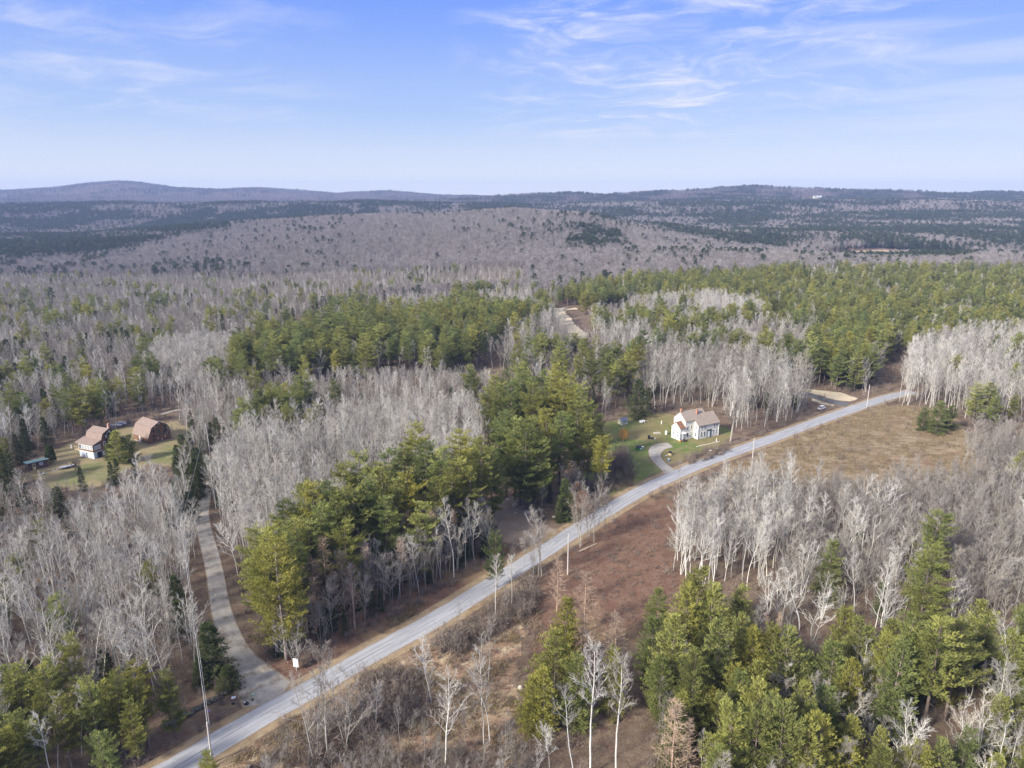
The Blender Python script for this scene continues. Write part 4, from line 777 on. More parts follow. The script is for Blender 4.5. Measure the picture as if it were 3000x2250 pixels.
# ---------------------------------------------------------------- distant forest on the hills
uu=np.linspace(-.95,.95,240); yv=np.concatenate([np.arange(400,2600,20.),np.arange(2600,7000,50.)])
UU,YY=np.meshgrid(uu,yv); HH=height(UU*YY,YY); ang=(HH+8-CAMH)/YY; hor=np.maximum.accumulate(ang,0)
def visible(x,y,h,top):
    i=np.clip(((x/y+.95)/1.9*239).round().astype(int),0,239); j=np.clip(np.searchsorted(yv,y*.955)-1,0,len(yv)-1)
    return (h+top-CAMH)/y>hor[j,i]-.0022
fb=[];fp=[];fs=[]
for y0,y1,sp,k in [(430,1300,4.8,1.),(1300,2200,5.3,1.0),(2200,3500,8.8,1.12),(3500,6300,15.,1.3)]:
    xs=np.arange(-.86*y1,.86*y1,sp); yy=np.arange(y0,y1,sp); X,Y=np.meshgrid(xs,yy); X=(X+rng.uniform(-.5,.5,X.shape)*sp).ravel(); Y=(Y+rng.uniform(-.5,.5,Y.shape)*sp).ravel()
    m=(np.abs(X)<.86*Y)&(Y>600)
    X=X[m];Y=Y[m]; H_=height(X,Y); m=visible(X,Y,H_,14); X=X[m];Y=Y[m];H_=H_[m]
    if y0<1300:
        m=np.ones(len(X),bool)
        for c in claimed: m&=~inpoly(X,Y,c)
        m&=Y>600; X=X[m];Y=Y[m];H_=H_[m]
    px=1500+2143*X/Y
    m=~inpoly(X,Y,[(520,1140),(740,1125),(770,1240),(640,1275),(515,1240)])&~inpoly(X,Y,[((a-1500)/2143*b,b) for a,b in [(2338,3040),(2402,3030),(2408,3330),(2345,3360)]])
    X=X[m];Y=Y[m];H_=H_[m];px=px[m]
    n1=vnoise(X,Y,90,21)*.5+vnoise(X,Y,230,22)*.35+vnoise(X,Y,35,23)*.15
    Xr,Yr=X,Y; px=px+(vnoise(X,Y,120,31)-.5)*160+rng.normal(0,14,len(X)); Y=Y+(vnoise(X,Y,140,32)-.5)*260+rng.normal(0,25,len(X))
    pc=np.full(len(X),.028)+(n1>.62)*.16
    edge=np.interp(px,[0,300,500,800,1000,1500,1700],[1130,1260,1380,1600,1680,1850,2000])
    band=(px<1650)&(Y>edge)&(Y<2900); pc=np.where(band,np.where(n1>.44,.88,.15),pc)
    rightside=(px>=1650)&(Y>1000)&(Y<3200); nn=np.clip((n1-.40)*5,0,1); pc=np.where(rightside,.10+.72*nn,pc)
    pc=np.where((px>1780)&(px<2480)&(Y>1000)&(Y<1290),.04,pc); pc=np.where((px>2480)&(px<2900)&(Y>1240)&(Y<1330),.85,pc)
    pc=np.where((px>1000)&(px<1650)&(Y<1750),.010+.07*(n1>.62),pc)
    pc=np.where(Y>3200,np.where(px>1350,np.clip((n1-.46)*5,0,.8),np.clip((n1-.60)*4,0,.45)),pc)
    pc=np.where((px>1700)&(Y<1600)&(Y>1300)&(n1>.45),np.maximum(pc,.75),pc)
    r=rng.random(len(X)); con=r<pc; isp=rng.random(len(X))<np.where(Y<1500,.45,.25)
    X,Y=Xr,Yr
    sc=rng.uniform(.78,1.15,len(X))*k; row=np.stack([X,Y,H_,sc,rng.uniform(0,6.28,len(X)),0*X,rng.uniform(.9,1.25,len(X))*(1.0 if k<1.1 else 1.25)],1)
    fb.append(row[~con]); fp.append(row[con&~isp]); fs.append(row[con&isp])
fb=np.concatenate(fb);fp=np.concatenate(fp);fs=np.concatenate(fs); print('far',len(fb),len(fp),len(fs),time.time()-T0)
gn_scatter('distant_bare_woods','grey mass of leafless woods covering the distant hills',fb[fb[:,1]<3100],[(m,) for m in FARB])
gn_scatter('mountain_woods','dark leafless woods on the farthest ridges at the skyline',fb[fb[:,1]>=3100],[(m,) for m in FARM])
gn_scatter('distant_pine_woods','dark mass of conifers in bands across the distant hills',fp,[(m,) for m in FARC[:2]])
gn_scatter('distant_spruce_woods','dots of dark pointed conifers on the distant hills',fs,[(m,) for m in FARC[2:]])

# ---------------------------------------------------------------- brush and grass
def scatter_area(poly,n,world=False,test=True,ymax=430):
    pw=poly if world else PP(poly); a=np.array(pw); x0,y0=a.min(0);x1,y1=a.max(0); X=rng.uniform(x0,x1,n);Y=rng.uniform(y0,y1,n)
    m=inpoly(X,Y,pw)&(np.abs(X)<Y*.86+20)&(Y>70)&(Y<ymax)
    if test: m&=~blocked(X,Y)
    return X[m],Y[m]
bx=[];by=[];bs=[]
def brush(poly,n,s0,s1,**k):
    X,Y=scatter_area(poly,n,**k); bx.extend(X);by.extend(Y);bs.extend(rng.uniform(s0,s1,len(X)))
brush([(-330,70),(330,70),(380,430),(-380,430)],27000,.55,1.35,world=True)
m=np.ones(len(bx),bool)
for c in [[(200,2480),(640,2262),(850,2112),(1120,1955),(1250,1880),(1440,1770),(1560,1700),(1640,1760),(1600,1900),(1520,2000),(1500,2500)],[(1500,1730),(1700,1605),(1960,1440),(1990,1500),(1960,1600),(2010,1720),(1800,1900),(1700,1990),(1640,2100),(1560,2000)],[(2130,1365),(2260,1310),(2440,1240),(2560,1192),(2640,1188),(2760,1200),(2870,1300),(2860,1400),(2500,1420),(2150,1420)]]:
    m&=~(inpoly(np.array(bx),np.array(by),PP(c))&(rng.random(len(bx))<.93))
bx=list(np.array(bx)[m]);by=list(np.array(by)[m]);bs=list(np.array(bs)[m])
for poly,n,s0,s1 in [([(1500,1730),(1700,1605),(1960,1440),(1990,1500),(1960,1600),(2010,1720),(1800,1900),(1700,1990),(1640,2100),(1560,2000)],700,.15,.42),([(640,2262),(850,2112),(1120,1955),(1440,1770),(1560,1700),(1600,1900),(1500,2300)],500,.2,.5),([(2130,1365),(2260,1310),(2560,1192),(2760,1200),(2870,1300),(2860,1400)],500,.12,.3),([(1260,1890),(1500,1740),(1560,1700),(1580,1790),(1330,1930)],110,.9,1.7),([(880,2120),(1000,2060),(1200,2000),(1260,2100),(1000,2260),(820,2260)],60,.9,1.9),([(1050,2000),(1180,1990),(1200,2080),(1080,2090)],60,1.,1.9),([(1000,2200),(1560,2200),(1560,2420),(1000,2420)],90,.6,1.2),([(850,1920),(1060,1820),(1250,1720),(1430,1620),(1440,1650),(1250,1760),(1060,1860),(880,1960)],350,.35,.8),([(2000,1340),(2130,1300),(2150,1325),(2020,1365)],60,.7,1.2),([(1780,1350),(1830,1340),(1850,1400),(1800,1420)],25,1.2,2.4),([(1700,1430),(1800,1400),(1850,1425),(1760,1460)],40,.8,1.4),([(2420,1150),(2440,1200),(2340,1240),(2300,1240)],60,.5,1.)]:
    brush(poly,n*4,s0,s1,test=False)
gn_scatter('brush','tangled knee high brown brush and saplings on the woodland floor',np.stack([bx,by,height(bx,by),bs,rng.uniform(0,6.28,len(bx)),np.zeros(len(bx)),rng.uniform(.8,1.3,len(bx))],1),[(m_,) for m_ in SHR],'brush')
gx=[];gy=[]
for poly,n in [([(2130,1365),(2260,1310),(2440,1240),(2560,1192),(2640,1188),(2760,1200),(2870,1300),(2860,1400),(2500,1430),(2150,1430)],9000),([(200,2480),(640,2262),(850,2112),(1120,1955),(1250,1880),(1440,1770),(1560,1700),(1600,1850),(1520,2000),(1500,2500)],9000),([(1140,1840),(1180,1825),(1240,1775),(1230,1765),(1130,1820)],250)]:
    X,Y=scatter_area(poly,n,test=False); q=vnoise(X,Y,5,4)*.6+vnoise(X,Y,1.7,8)*.4; k=(q>.44)&~blocked(X,Y) if n>300 else q>-1; gx.extend(X[k]);gy.extend(Y[k])
gn_scatter('dry_grass','straw coloured dry grass tufts on the clearings',np.stack([gx,gy,height(gx,gy)+.05,rng.uniform(.8,1.7,len(gx)),rng.uniform(0,6.28,len(gx)),np.zeros(len(gx)),rng.uniform(.9,1.5,len(gx))],1),[(m_,) for m_ in GRS],'grass')
print('brush',len(bx),len(gx),time.time()-T0)

# ---------------------------------------------------------------- buildings
def window(parent,o,d,nrm,w_,h_,mt='white',frame=None,pane=None,bars=1,name='window'):
    """window centred at o=(u,v,z bottom) on a wall running along d with outward normal nrm"""
    o=Vector(o); d=Vector(d).normalized(); n=Vector(nrm).normalized(); z_=Vector((0,0,1)); fm=frame or M['trim']; pm=pane or M['glass']
    def bar(mb,a0,a1,z0,z1,t0,t1):
        V=[o+d*a+z_*zz+n*t for t in(t0,t1) for zz in(z0,z1) for a in(a0,a1)]
        mb.add(V,[(0,2,3,1),(4,5,7,6),(0,1,5,4),(2,6,7,3),(0,4,6,2),(1,3,7,5)])
    f=MB(); t=.09; a=w_/2
    bar(f,-a,-a+t,0,h_,.003,.07);bar(f,a-t,a,0,h_,.003,.07);bar(f,-a+t,a-t,0,t,.003,.08);bar(f,-a+t,a-t,h_-t,h_,.003,.08)
    for b in range(bars): zz=h_*(b+1)/(bars+1); bar(f,-a+t,a-t,zz-.03,zz+.03,.003,.06)
    fo=f.build(name,fm,parent); p=MB(); bar(p,-a+t,a-t,t,h_-t,.004,.03); p.build('pane',pm,fo); return fo
def gable_block(parent,x0,x1,y0,y1,ze,zr,yr,wall,roof,ov=.3,axis='x',th=.14,lift=0,zb=None,wname='wall',rname='roof',ze2=None):
    """gable house body: ridge along x at y=yr; eave heights ze (front) and zb (back)"""
    zb=ze if zb is None else zb
    MB().prism([(y0,-.3),(y1,-.3),(y1,zb),(yr,zr),(y0,ze)],x0,x1).build(wname,wall,parent)
    r=MB(); s1=(zr-ze)/(yr-y0); s2=(zr-zb)/(y1-yr); a=x0-ov;b=x1+ov; l=.02+lift
    r.slab([(a,y0-ov,ze-ov*s1+l),(b,y0-ov,ze-ov*s1+l),(b,yr,zr+l),(a,yr,zr+l)],th); r.slab([(a,yr,zr+l),(b,yr,zr+l),(b,y1+ov,zb-ov*s2+l),(a,y1+ov,zb-ov*s2+l)],th)
    ro=r.build(rname,roof,parent); return ro
X_=(1,0,0);Y_=(0,1,0);NX=(-1,0,0);NY=(0,-1,0)
# white farmhouse
H=empty('farmhouse',(67.6,244.3,0),R(29)); tag(H,'white two-storey farmhouse with tan roof, brick chimneys and green door','house')
ra=gable_block(H,-.3,9.75,0,7.2,5.4,8.5,3.6,M['white'],M['shingle'])
rb=gable_block(H,-4.6,5.6,2.1,8.1,7.2,9.78,5.1,M['white'],M['shingle'],lift=.035)
rc=gable_block(H,-7.0,-4.61,2.04,6.6,4.7,6.6,4.3,M['white'],M['rust'],ov=.22)
c=MB().box(-4.5,-3.9,4.8,5.45,9.4,10.8).box(-4.56,-3.84,4.74,5.51,10.8,10.92).build('chimney',M['brick'],rb)
c=MB().box(1.6,2.2,3.2,3.8,8.,10.3).box(1.54,2.26,3.14,3.86,10.3,10.42).build('chimney',M['brick'],rb)
MB().box(-.36,9.8,-.06,7.26,-.3,.25).box(-4.66,5.66,2.05,8.16,-.3,.24).box(-7.06,-4.6,1.98,6.66,-.3,.23).build('foundation',M['conc'],H)
MB().box(-.42,-.28,-.12,.02,.25,5.35).box(9.68,9.82,-.12,.02,.25,5.35).box(-7.06,-6.92,1.94,2.06,.25,4.6).box(-4.7,-4.56,8.02,8.14,.25,7.1).build('corner_board',M['trim'],H)
for u in(1.3,2.85,7.35,8.75): window(H,(u,0,.95),X_,NY,.95,1.75,pane=M['glass2'] if u in(8.75,7.35) else None)
for u in(1.45,2.95,7.5,8.8): window(H,(u,0,3.55),X_,NY,.8,1.35)
for u in(-3.4,-1.7): window(H,(u,2.1,3.8),X_,NY,.85,1.4); window(H,(u,2.1,.95),X_,NY,.85,1.7,pane=M['glass2'] if u>-2 else None)
window(H,(-.3,1.05,3.7),Y_,NX,.8,1.35); window(H,(-.3,1.05,.95),Y_,NX,.85,1.6)
window(H,(-7.0,5.2,1.7),Y_,NX,.85,.95); window(H,(-7.0,3.1,1.3),Y_,NX,.8,.95)
window(H,(-4.6,7.4,1.6),Y_,NX,.7,1.2); window(H,(-4.6,7.5,4.6),Y_,NX,.7,1.2); window(H,(-4.6,3.0,5.4),Y_,NX,.01,.01) if 0 else None
for u in(1.5,4.8,8.): window(H,(u,7.2,1.),X_,Y_,.9,1.6)
df=MB().box(4.1,6.1,-.14,-.004,.2,2.95).box(4.0,6.2,-.24,-.003,2.95,3.12).build('door_surround',M['green'],H)
MB().box(4.5,5.45,-.20,-.141,.3,2.55).build('door',M['trim'],df)
d2=MB().box(-6.05,-5.1,1.96,2.035,.4,2.45).build('door',M['greyp'],H); MB().box(-5.93,-5.22,1.92,1.958,.5,2.3).build('door_panel',M['trim'],d2)
MB().box(-6.5,-4.7,.55,1.95,.25,.42).box(-6.3,-4.9,.15,.55,.05,.22).box(-6.5,-6.42,.55,.63,.42,1.4).box(-4.78,-4.7,.55,.63,.42,1.4).box(-6.5,-4.7,.57,.61,1.3,1.38).build('porch_step',M['darkwood'],H)
MB().slab([(-6.6,1.2,2.75),(-4.6,1.2,2.75),(-4.6,2.03,3.0),(-6.6,2.03,3.0)],.07).box(-6.5,-6.42,1.22,1.3,.4,2.75).build('door_hood',M['trim'],H)
MB().tube((-7.35,3.1,3.2),(-7.02,3.1,3.2),.05).ball((-7.4,3.1,3.2),.1,.42,.42).build('satellite_dish',M['metal'],H)
def thing(name,label,cat,px,py,rz=0,group=None): 
    x,y=P(px,py); e=empty(name,(x,y,float(height(x,y))),rz); tag(e,label,cat,group); return e
def place(ob,px,py,rz=0,dz=0): x,y=P(px,py); ob.location=(x,y,float(height(x,y))+dz); ob.rotation_euler=(0,0,rz)
# gambrel house with glazed porch
def gambrel(parent,prof,y0,y1,wall,roof,ov=.3,th=.13,skip=()):
    MB().prism([(prof[0][0],-.3)]+[(a,b) for a,b in prof]+[(prof[-1][0],-.3)],y0,y1,'y').build('wall',wall,parent)
    r=MB(); n=len(prof)
    for i in range(n-1):
        (a,za),(b,zb)=prof[i],prof[i+1]; sl=(zb-za)/(b-a)
        if i==0: a-=ov; za-=ov*sl
        if i==n-2: b+=ov; zb+=ov*sl
        r.slab([(a,y0-ov,za+.02),(a,y1+ov,za+.02),(b,y1+ov,zb+.02),(b,y0-ov,zb+.02)],th+.004*i)
    return r.build('roof',roof,parent)
B1=empty('gambrel_house',(-140.2,224.3,0),R(66)); tag(B1,'brown gambrel-roofed house with glazed porch above a pale block basement','house')
YN,YS_=(0,7.3),None
pr1=[(3.1,5.7),(3.9,7.7),(6.4,8.9),(8.9,7.7),(9.7,5.4)]
MB().box(0,3.08,0,7.2,-.3,2.4).build('basement_wall',M['block'],B1)
MB().prism([(0.,2.404),(3.08,2.404),(3.08,5.6),(0,4.85)],.0,7.2,'y').build('porch_wall',M['cedar'],B1)
r1=gambrel(B1,pr1,-.02,7.22,M['cedar'],M['brownroof'])
MB().slab([(-.35,-.3,4.82),(-.35,8.6,4.82),(3.2,8.6,5.85),(3.2,-.3,5.85)],.13).build('porch_roof',M['brownroof'],B1)
MB().prism([(4.6,4.2),(9.2,4.2),(8.85,7.55),(6.4,8.7),(4.5,7.8)],-.055,-.025,'y').build('gable_boards',M['darkwood'],B1)
for k in range(5): window(B1,(0,.85+k*1.38,3.05),Y_,NX,1.3,1.45,pane=M['glass'] if k==4 else M['glass2'])
for u in(.85,2.15): window(B1,(u,0,3.0),X_,NY,1.05,1.5,pane=M['glass2'],bars=2)
window(B1,(4.2,-.02,3.4),X_,NY,.75,1.6); window(B1,(5.2,-.055,6.1),X_,NY,.6,.9); window(B1,(7.4,-.055,6.1),X_,NY,1.2,1.2,frame=M['darkwood'])
MB().box(-.03,-.004,3.4,3.8,.1,1.9).build('basement_door',M['black'],B1); MB().box(1.2,2.9,-.04,-.004,0,2.1).build('basement_opening',M['black'],B1)
MB().box(-.06,.02,0,7.2,2.41,2.95).build('siding_band',M['cedar'],B1); MB().box(-.09,-.03,-.02,7.2,4.6,4.82).box(-.12,0,0,7.22,2.3,2.404).build('trim_board',M['trim'],B1)
MB().box(-.1,3.0,7.22,9.2,2.2,2.38).box(-.1,0.,9.1,9.2,-.2,2.2).box(2.9,3.0,9.1,9.2,-.2,2.2).box(-.1,-.03,7.3,9.2,3.2,3.28).box(-.1,-.03,9.12,9.2,2.38,3.2).box(-.1,-.03,8.2,8.27,2.38,3.2).build('deck',M['deck'],B1)
MB().box(7.4,8.0,1.2,1.8,7.,10.2).build('chimney',M['brick'],r1); MB().tube((6.4,.25,8.8),(6.4,.25,9.9),.07).tube((6.9,1.,8.6),(6.9,1.,9.6),.09).build('vent_pipe',M['trim'],r1)
MB().ball((6.35,-.28,8.0),.25,.08,.25).ball((5.6,-.2,7.6),.15,.06,.15).build('gable_light',M['trim'],B1)
MB().box(9.72,13.,1.,6.,-.3,3.2).build('rear_wing',M['darkwood'],B1); MB().slab([(9.7,.7,4.4),(9.7,6.3,4.4),(13.3,6.3,3.3),(13.3,.7,3.3)],.12).build('rear_roof',M['brownroof'],B1)
dish=thing('satellite_dish','big round white satellite dish beside the block basement','satellite dish',306,1336); MB().ball((0,0,1.0),.85,.22,.85,16,10).build('dish',M['trim'],dish); MB().tube((0,.1,0),(0,.1,.8),.05).build('post',M['metal'],dish)
# barn
B2=empty('gambrel_barn',(-128.8,238.5,0),R(55)); tag(B2,'brown gambrel-roofed barn with green mural of a pine on its gable','barn')
r2=gambrel(B2,[(0,3.0),(1.35,5.9),(4.2,7.5),(7.05,5.9),(8.4,3.0)],0,10.2,M['cedar'],M['brownroof'])
MB().box(-.05,8.45,-.06,10.26,-.3,.18).build('foundation',M['conc'],B2)
MB().prism([(3.3,3.0),(3.5,3.0),(3.5,3.3),(4.5,3.3),(4.2,4.1),(3.9,5.9),(3.6,4.1)],-.035,-.004,'y').prism([(3.4,2.5),(6.2,3.2),(6.8,4.1),(7.0,3.9),(6.3,2.8),(5.2,2.5)],-.037,-.004,'y').build('painted_pine',M['green'],B2)
MB().prism([(5.5,3.3),(5.6,3.9),(6.2,4.1),(6.5,4.6),(6.9,4.7),(6.9,4.3),(6.7,3.6),(6.5,3.2)],-.045,-.038,'y').prism([(1.4,3.0),(2.3,3.3),(2.6,3.1),(2.4,2.9),(2.2,2.4),(1.5,2.5)],-.045,-.004,'y').build('painted_animal',M['black'],B2)
window(B2,(2.05,0,4.1),X_,NY,.75,1.0,frame=M['darkwood']); window(B2,(6.4,0,4.9),X_,NY,.8,1.0,frame=M['darkwood']); window(B2,(1.8,0,1.0),X_,NY,.6,1.1,frame=M['darkwood']); window(B2,(0,3.4,1.0),Y_,NX,.9,1.1,frame=M['darkwood']); window(B2,(7.3,0,1.6),X_,NY,.9,.9,frame=M['darkwood'])
MB().box(-.08,-.004,5.6,6.5,.1,2.2).build('door',M['trim'],B2)
MB().ball((4.2,-.2,6.9),.22,.08,.22).ball((2.6,-.2,6.1),.16,.06,.2).build('gable_light',M['trim'],B2)
MB().box(4.9,5.3,-.12,-.03,1.9,2.4).build('red_sign',M['red'],B2); MB().box(5.9,6.1,-.1,-.02,1.5,2.2).box(4.7,4.85,-.1,-.02,.6,1.4).box(3.2,3.5,-.1,-.02,1.6,1.85).build('wall_ornament',M['trim'],B2)
MB().slab([(5.6,10.6,5.0),(9.6,10.6,3.0),(9.6,14.2,3.0),(5.6,14.2,5.0)],.1).box(5.7,5.85,10.7,10.85,-.2,5.).box(9.4,9.55,10.7,10.85,-.2,3.).box(9.4,9.55,14,14.15,-.2,3.).box(5.7,5.85,14,14.15,-.2,5.).build('lean_to',M['greenroof2'],B2)
# shed with green roof
S=empty('garden_shed',(-155.1,213.5,0),R(48)); tag(S,'low brown board shed with pale green metal roof and yellow door','shed')
MB().prism([(0,-.2),(3.2,-.2),(3.2,2.25),(0,2.6)],0,5.4).build('wall',M['shedwood'],S)
MB().slab([(-.5,-.45,2.68),(5.9,-.45,2.68),(5.9,3.7,2.25),(-.5,3.7,2.25)],.09).build('roof',M['greenroof'],S)
dd=MB().box(1.15,1.95,-.06,-.003,.05,2.15).build('door',M['yellow'],S); MB().box(1.32,1.78,-.075,-.061,1.15,1.9).build('pane',M['black'],dd)
window(S,(3.6,0,1.15),X_,NY,1.0,.95,pane=M['glass2']); window(S,(0,1.4,1.0),Y_,NX,.7,1.0)
# small cream shed
x,y=P(1821,1246); S2=empty('cream_shed',(x,y,0),R(29)); tag(S2,'small cream shed with grey gable roof at the back of the lawn','shed')
MB().prism([(0,-.2),(2.4,-.2),(2.4,1.7),(1.2,2.5),(0,1.7)],0,3.0).build('wall',M['cream'],S2)
MB().slab([(-.2,-.25,1.6),(3.2,-.25,1.6),(3.2,1.2,2.54),(-.2,1.2,2.54)],.07).slab([(-.2,1.2,2.54),(3.2,1.2,2.54),(3.2,2.65,1.6),(-.2,2.65,1.6)],.07).build('roof',M['greyp'],S2)
window(S2,(1.6,0,.9),X_,NY,.4,.45,frame=M['greyp'])
# dumpster, bins, wellhouse, pumpkin, tank
q=thing('dumpster','green metal dumpster with black lid on the lawn','dumpster',1873,1318,R(8))
MB().prism([(-.8,.1),(.8,.1),(.95,1.15),(-.8,.95)],-1.1,1.1).build('body',M['bin'],q); MB().slab([(-1.15,-.85,1.0),(1.15,-.85,1.0),(1.15,1.,1.2),(-1.15,1.,1.2)],.06).build('lid',M['black'],q); MB().box(.0,.7,-.83,-.8,.45,.75).build('sign_plate',M['trim'],q)
q=thing('storage_bin','white upright bin standing at the dumpster','bin',1882,1318); MB().tube((0,0,0),(0,0,1.2),.35,.38,10).build('body',M['trim'],q); MB().ball((0,0,1.2),.4,.4,.12).build('lid',M['trim'],q)
q=thing('wellhouse','tiny yellow well house with black lid inside the driveway loop','well cover',1963,1333); MB().tube((0,0,-.1),(0,0,.9),.75,.7,12).build('wall',M['yellow'],q); MB().tube((0,0,.9),(0,0,1.5),.85,.1,12).build('roof',M['black'],q); 
q=thing('stone','low cream stones around the tiny well house','stone',1953,1335); MB().ball((0,0,.1),.5,.35,.25,9,5,.3).build('rock',M['cream'],q)
q=thing('water_barrel','small blue barrel in the driveway loop','barrel',1959,1352); MB().tube((0,0,0),(0,0,.9),.28,.28,10).build('body',M['blue'],q); MB().tube((0,0,.9),(0,0,.95),.3,.3,10).build('rim',M['trim'],q)
q=thing('pumpkin','orange pumpkin at the farmhouse corner','pumpkin',1992,1294.5); MB().ball((0,0,.3),.38,.38,.3).build('fruit',M['orange'],q); MB().tube((0,0,.58),(0,.05,.7),.04,.03,6).build('stem',M['log'],q)
q=thing('fuel_tank','white tank standing at the back corner of the farmhouse','tank',1951.5,1273); MB().tube((0,0,.0),(0,0,1.3),.42,.42,12).ball((0,0,1.3),.42,.42,.2).build('shell',M['trim'],q); MB().tube((0,0,1.45),(0,0,1.6),.08).build('valve',M['metal'],q)
q=thing('marker_post','short white post on the lawn behind the farmhouse','post',1937.5,1243); MB().box(-.12,.12,-.12,.12,-.1,1.3).build('shaft',M['trim'],q); MB().box(-.16,.16,-.16,.16,1.3,1.4).build('cap',M['trim'],q)
q=thing('boat_cover','white covered trailer load beside boards on the back lawn','covered load',1881,1239,R(20)); MB().prism([(-.6,.3),(.6,.3),(.5,1.),(-.4,1.1)],-1.,1.).build('tarp',M['trim'],q); MB().tube((.2,-.65,.3),(.2,-.55,.3),.3,.3,10).build('wheel',M['tyre'],q)
q=thing('board_pile','long pale boards leaning on the back lawn','lumber',1889,1236,R(-35)); MB().slab([(-1.6,0,.1),(1.6,0,.5),(1.6,.5,.5),(-1.6,.5,.1)],.12).build('board',M['deck'],q)
q=thing('black_bin','black box bin on the lawn left of the farmhouse','bin',1901,1286); MB().box(-.4,.4,-.4,.4,0,1.2).build('body',M['black'],q); MB().slab([(-.45,-.45,1.2),(.45,-.45,1.2),(.45,.45,1.3),(-.45,.45,1.3)],.05).build('lid',M['black'],q)
q=thing('fire_pit','dark round fire pit with a pale lid beside the black bin','fire pit',1910,1285.5); MB().tube((0,0,0),(0,0,.35),.75,.75,12).build('ring',M['black'],q); MB().ball((1.05,0,.15),.3,.25,.2).build('lid',M['trim'],q)
q=thing('stacked_boards','pale stacked boards lying on the lawn','lumber',1925,1270,R(10)); MB().box(-1.4,1.4,-.4,.4,0,.25).box(-1.2,1.0,-.2,.5,.25,.4).build('board',M['conc'],q)
q=thing('garden_statue','slim pale statue at the front lawn of the farmhouse','statue',2099,1293); MB().tube((0,0,-.1),(0,0,.9),.22,.16,8).ball((0,0,1.05),.17,.17,.2).build('figure',M['cream'],q); MB().box(-.3,.3,-.3,.3,-.1,.15).build('base',M['conc'],q)
q=thing('stone_wall','low pale fieldstone wall along the farmhouse front','wall',2075,1302,R(29)); mb=MB()
for k in range(26): mb.ball((-5.5+k*.44,rng.normal(0,.08),.12),.3,.25,.22,7,4,.3)
mb.build('fieldstones',M['stone'],q)
q=thing('maple_tree','huge fan-shaped bare maple standing right of the white farmhouse','tree',2140,1293); t_,c_=bare_tree(78,25,9.,.24,34,.62,1,2.2,.10,twr=.016,trr=.42); link('trunk',mesh('maple_trunk',t_[0],t_[1],M['grey']),q); me=mesh('maple_crown',c_[0],c_[1],M['birch_tw']); link('crown',me,q)
# golden little tree on the lawn
def leafy(name,label,px,py,h,r,mt,seed,n=900,clear=.25,tr='grey'):
    rs=random.Random(seed); q=thing(name,label,'tree',px,py); t,c=bare_tree(seed,h,r,clear,14,.6,1,.5,.14,trr=.11); 
    link('trunk',mesh(name+'_trunk',t[0],t[1],M[tr]),q); link('limbs',mesh(name+'_limbs',c[0],c[1],M[tr+'_tw'] if tr!='pineb' else M[tr]),q); U=Tufts()
    for k in range(n):
        z=rs.uniform(clear,1)*h; g=(z/h-clear)/(1-clear); rr=r*math.sin(min(1,g*.85+.15)*math.pi)**.6*rs.random()**.45; a=rs.uniform(0,6.28)
        if math.sin(a*3+z*2)*math.cos(z*3.1+a)<-.35: continue
        U.add(Vector((rr*math.cos(a),rr*math.sin(a),z)),Vector((rs.gauss(0,1),rs.gauss(0,1),rs.gauss(0,1))),.2,.13,rs.random())
    v,f,tt=U.mesh(2,.5); me=mesh(name+'_leaves',v,f,mt); set_attr(me,'tint',tt,'FACE'); link('crown',me,q); return q
leafy('golden_tree','small golden yellow tree on the lawn near the dumpster',1826,1292,4.6,2.,M['gold'],31,1500,.2)
leafy('oak_tree','oak still holding tan withered leaves, left of the middle utility pole road crossing',1703,1600,15,3.,M['oak'],32,1100,.5)
leafy('oak_tree','low tan-leaved oak among the big pines at the clump edge',1690,1500,9,2.2,M['oak'],33,700,.4)
t=thing('arborvitae','dark green columnar evergreen between the shed and the gambrel house','tree',151,1358); rs=random.Random(4); U=Tufts()
for k in range(1500):
    z=rs.uniform(.1,1)*6.3; r_=1.45*(1-(z/6.6)**2.2)**.5*rs.uniform(.8,1.05); a=rs.uniform(0,6.28); U.add(Vector((r_*math.cos(a),r_*math.sin(a),z)),Vector((math.cos(a)*.3,math.sin(a)*.3,1)),.4,.14,rs.random()*.7)
v,f,tt=U.mesh(2,.3); me=mesh('arborvitae_crown',v,f,M['spruce']); set_attr(me,'tint',tt,'FACE'); link('crown',me,t); MB().tube((0,0,-.2),(0,0,5.),.2,.06,6).build('trunk',M['pineb'],t)
# yard clutter by the brown houses
q=thing('boat_trailer','pale tarped boat on a trailer on the lower yard','boat',200,1372,R(40)); MB().prism([(-.7,.9),(.7,.9),(.5,.45),(-.5,.45)],-2.3,2.).build('hull',M['tarp'],q); MB().box(-2.2,2.8,-.06,.06,.3,.4).build('frame',M['metal'],q)
for s_ in(-1,1): MB().tube((0,.62*s_,.3),(0,.78*s_,.3),.3,.3,12).build('wheel',M['tyre'],q)
q=thing('fire_ring','round stone fire ring on the grass below the shed','fire ring',163,1377); mb=MB()
for k in range(11): mb.ball((.8*math.cos(k*.571),.8*math.sin(k*.571),.12),.28,.28,.22,7,4,.3)
mb.build('ring_stones',M['stone'],q)
q=thing('scrap_pile','pale scrap boards on the ground below the fire ring','lumber',126,1391,R(15)); MB().slab([(-1.2,0,.1),(1.3,0,.4),(1.3,.3,.4),(-1.2,.3,.1)],.06).slab([(-.2,-.6,.05),(.0,.9,.7),(.2,.9,.7),(0,-.6,.05)],.06).build('board',M['metal'],q)
q=thing('apple_tree','small dark bare apple tree beside the boat','tree',222,1382); t_,c_=bare_tree(77,3.6,2.2,.3,16,.35,2,1.,.25,trr=.1); link('trunk',mesh('apple_trunk',t_[0],t_[1],M['pineb']),q); link('crown',mesh('apple_crown',c_[0],c_[1],M['brush']),q)
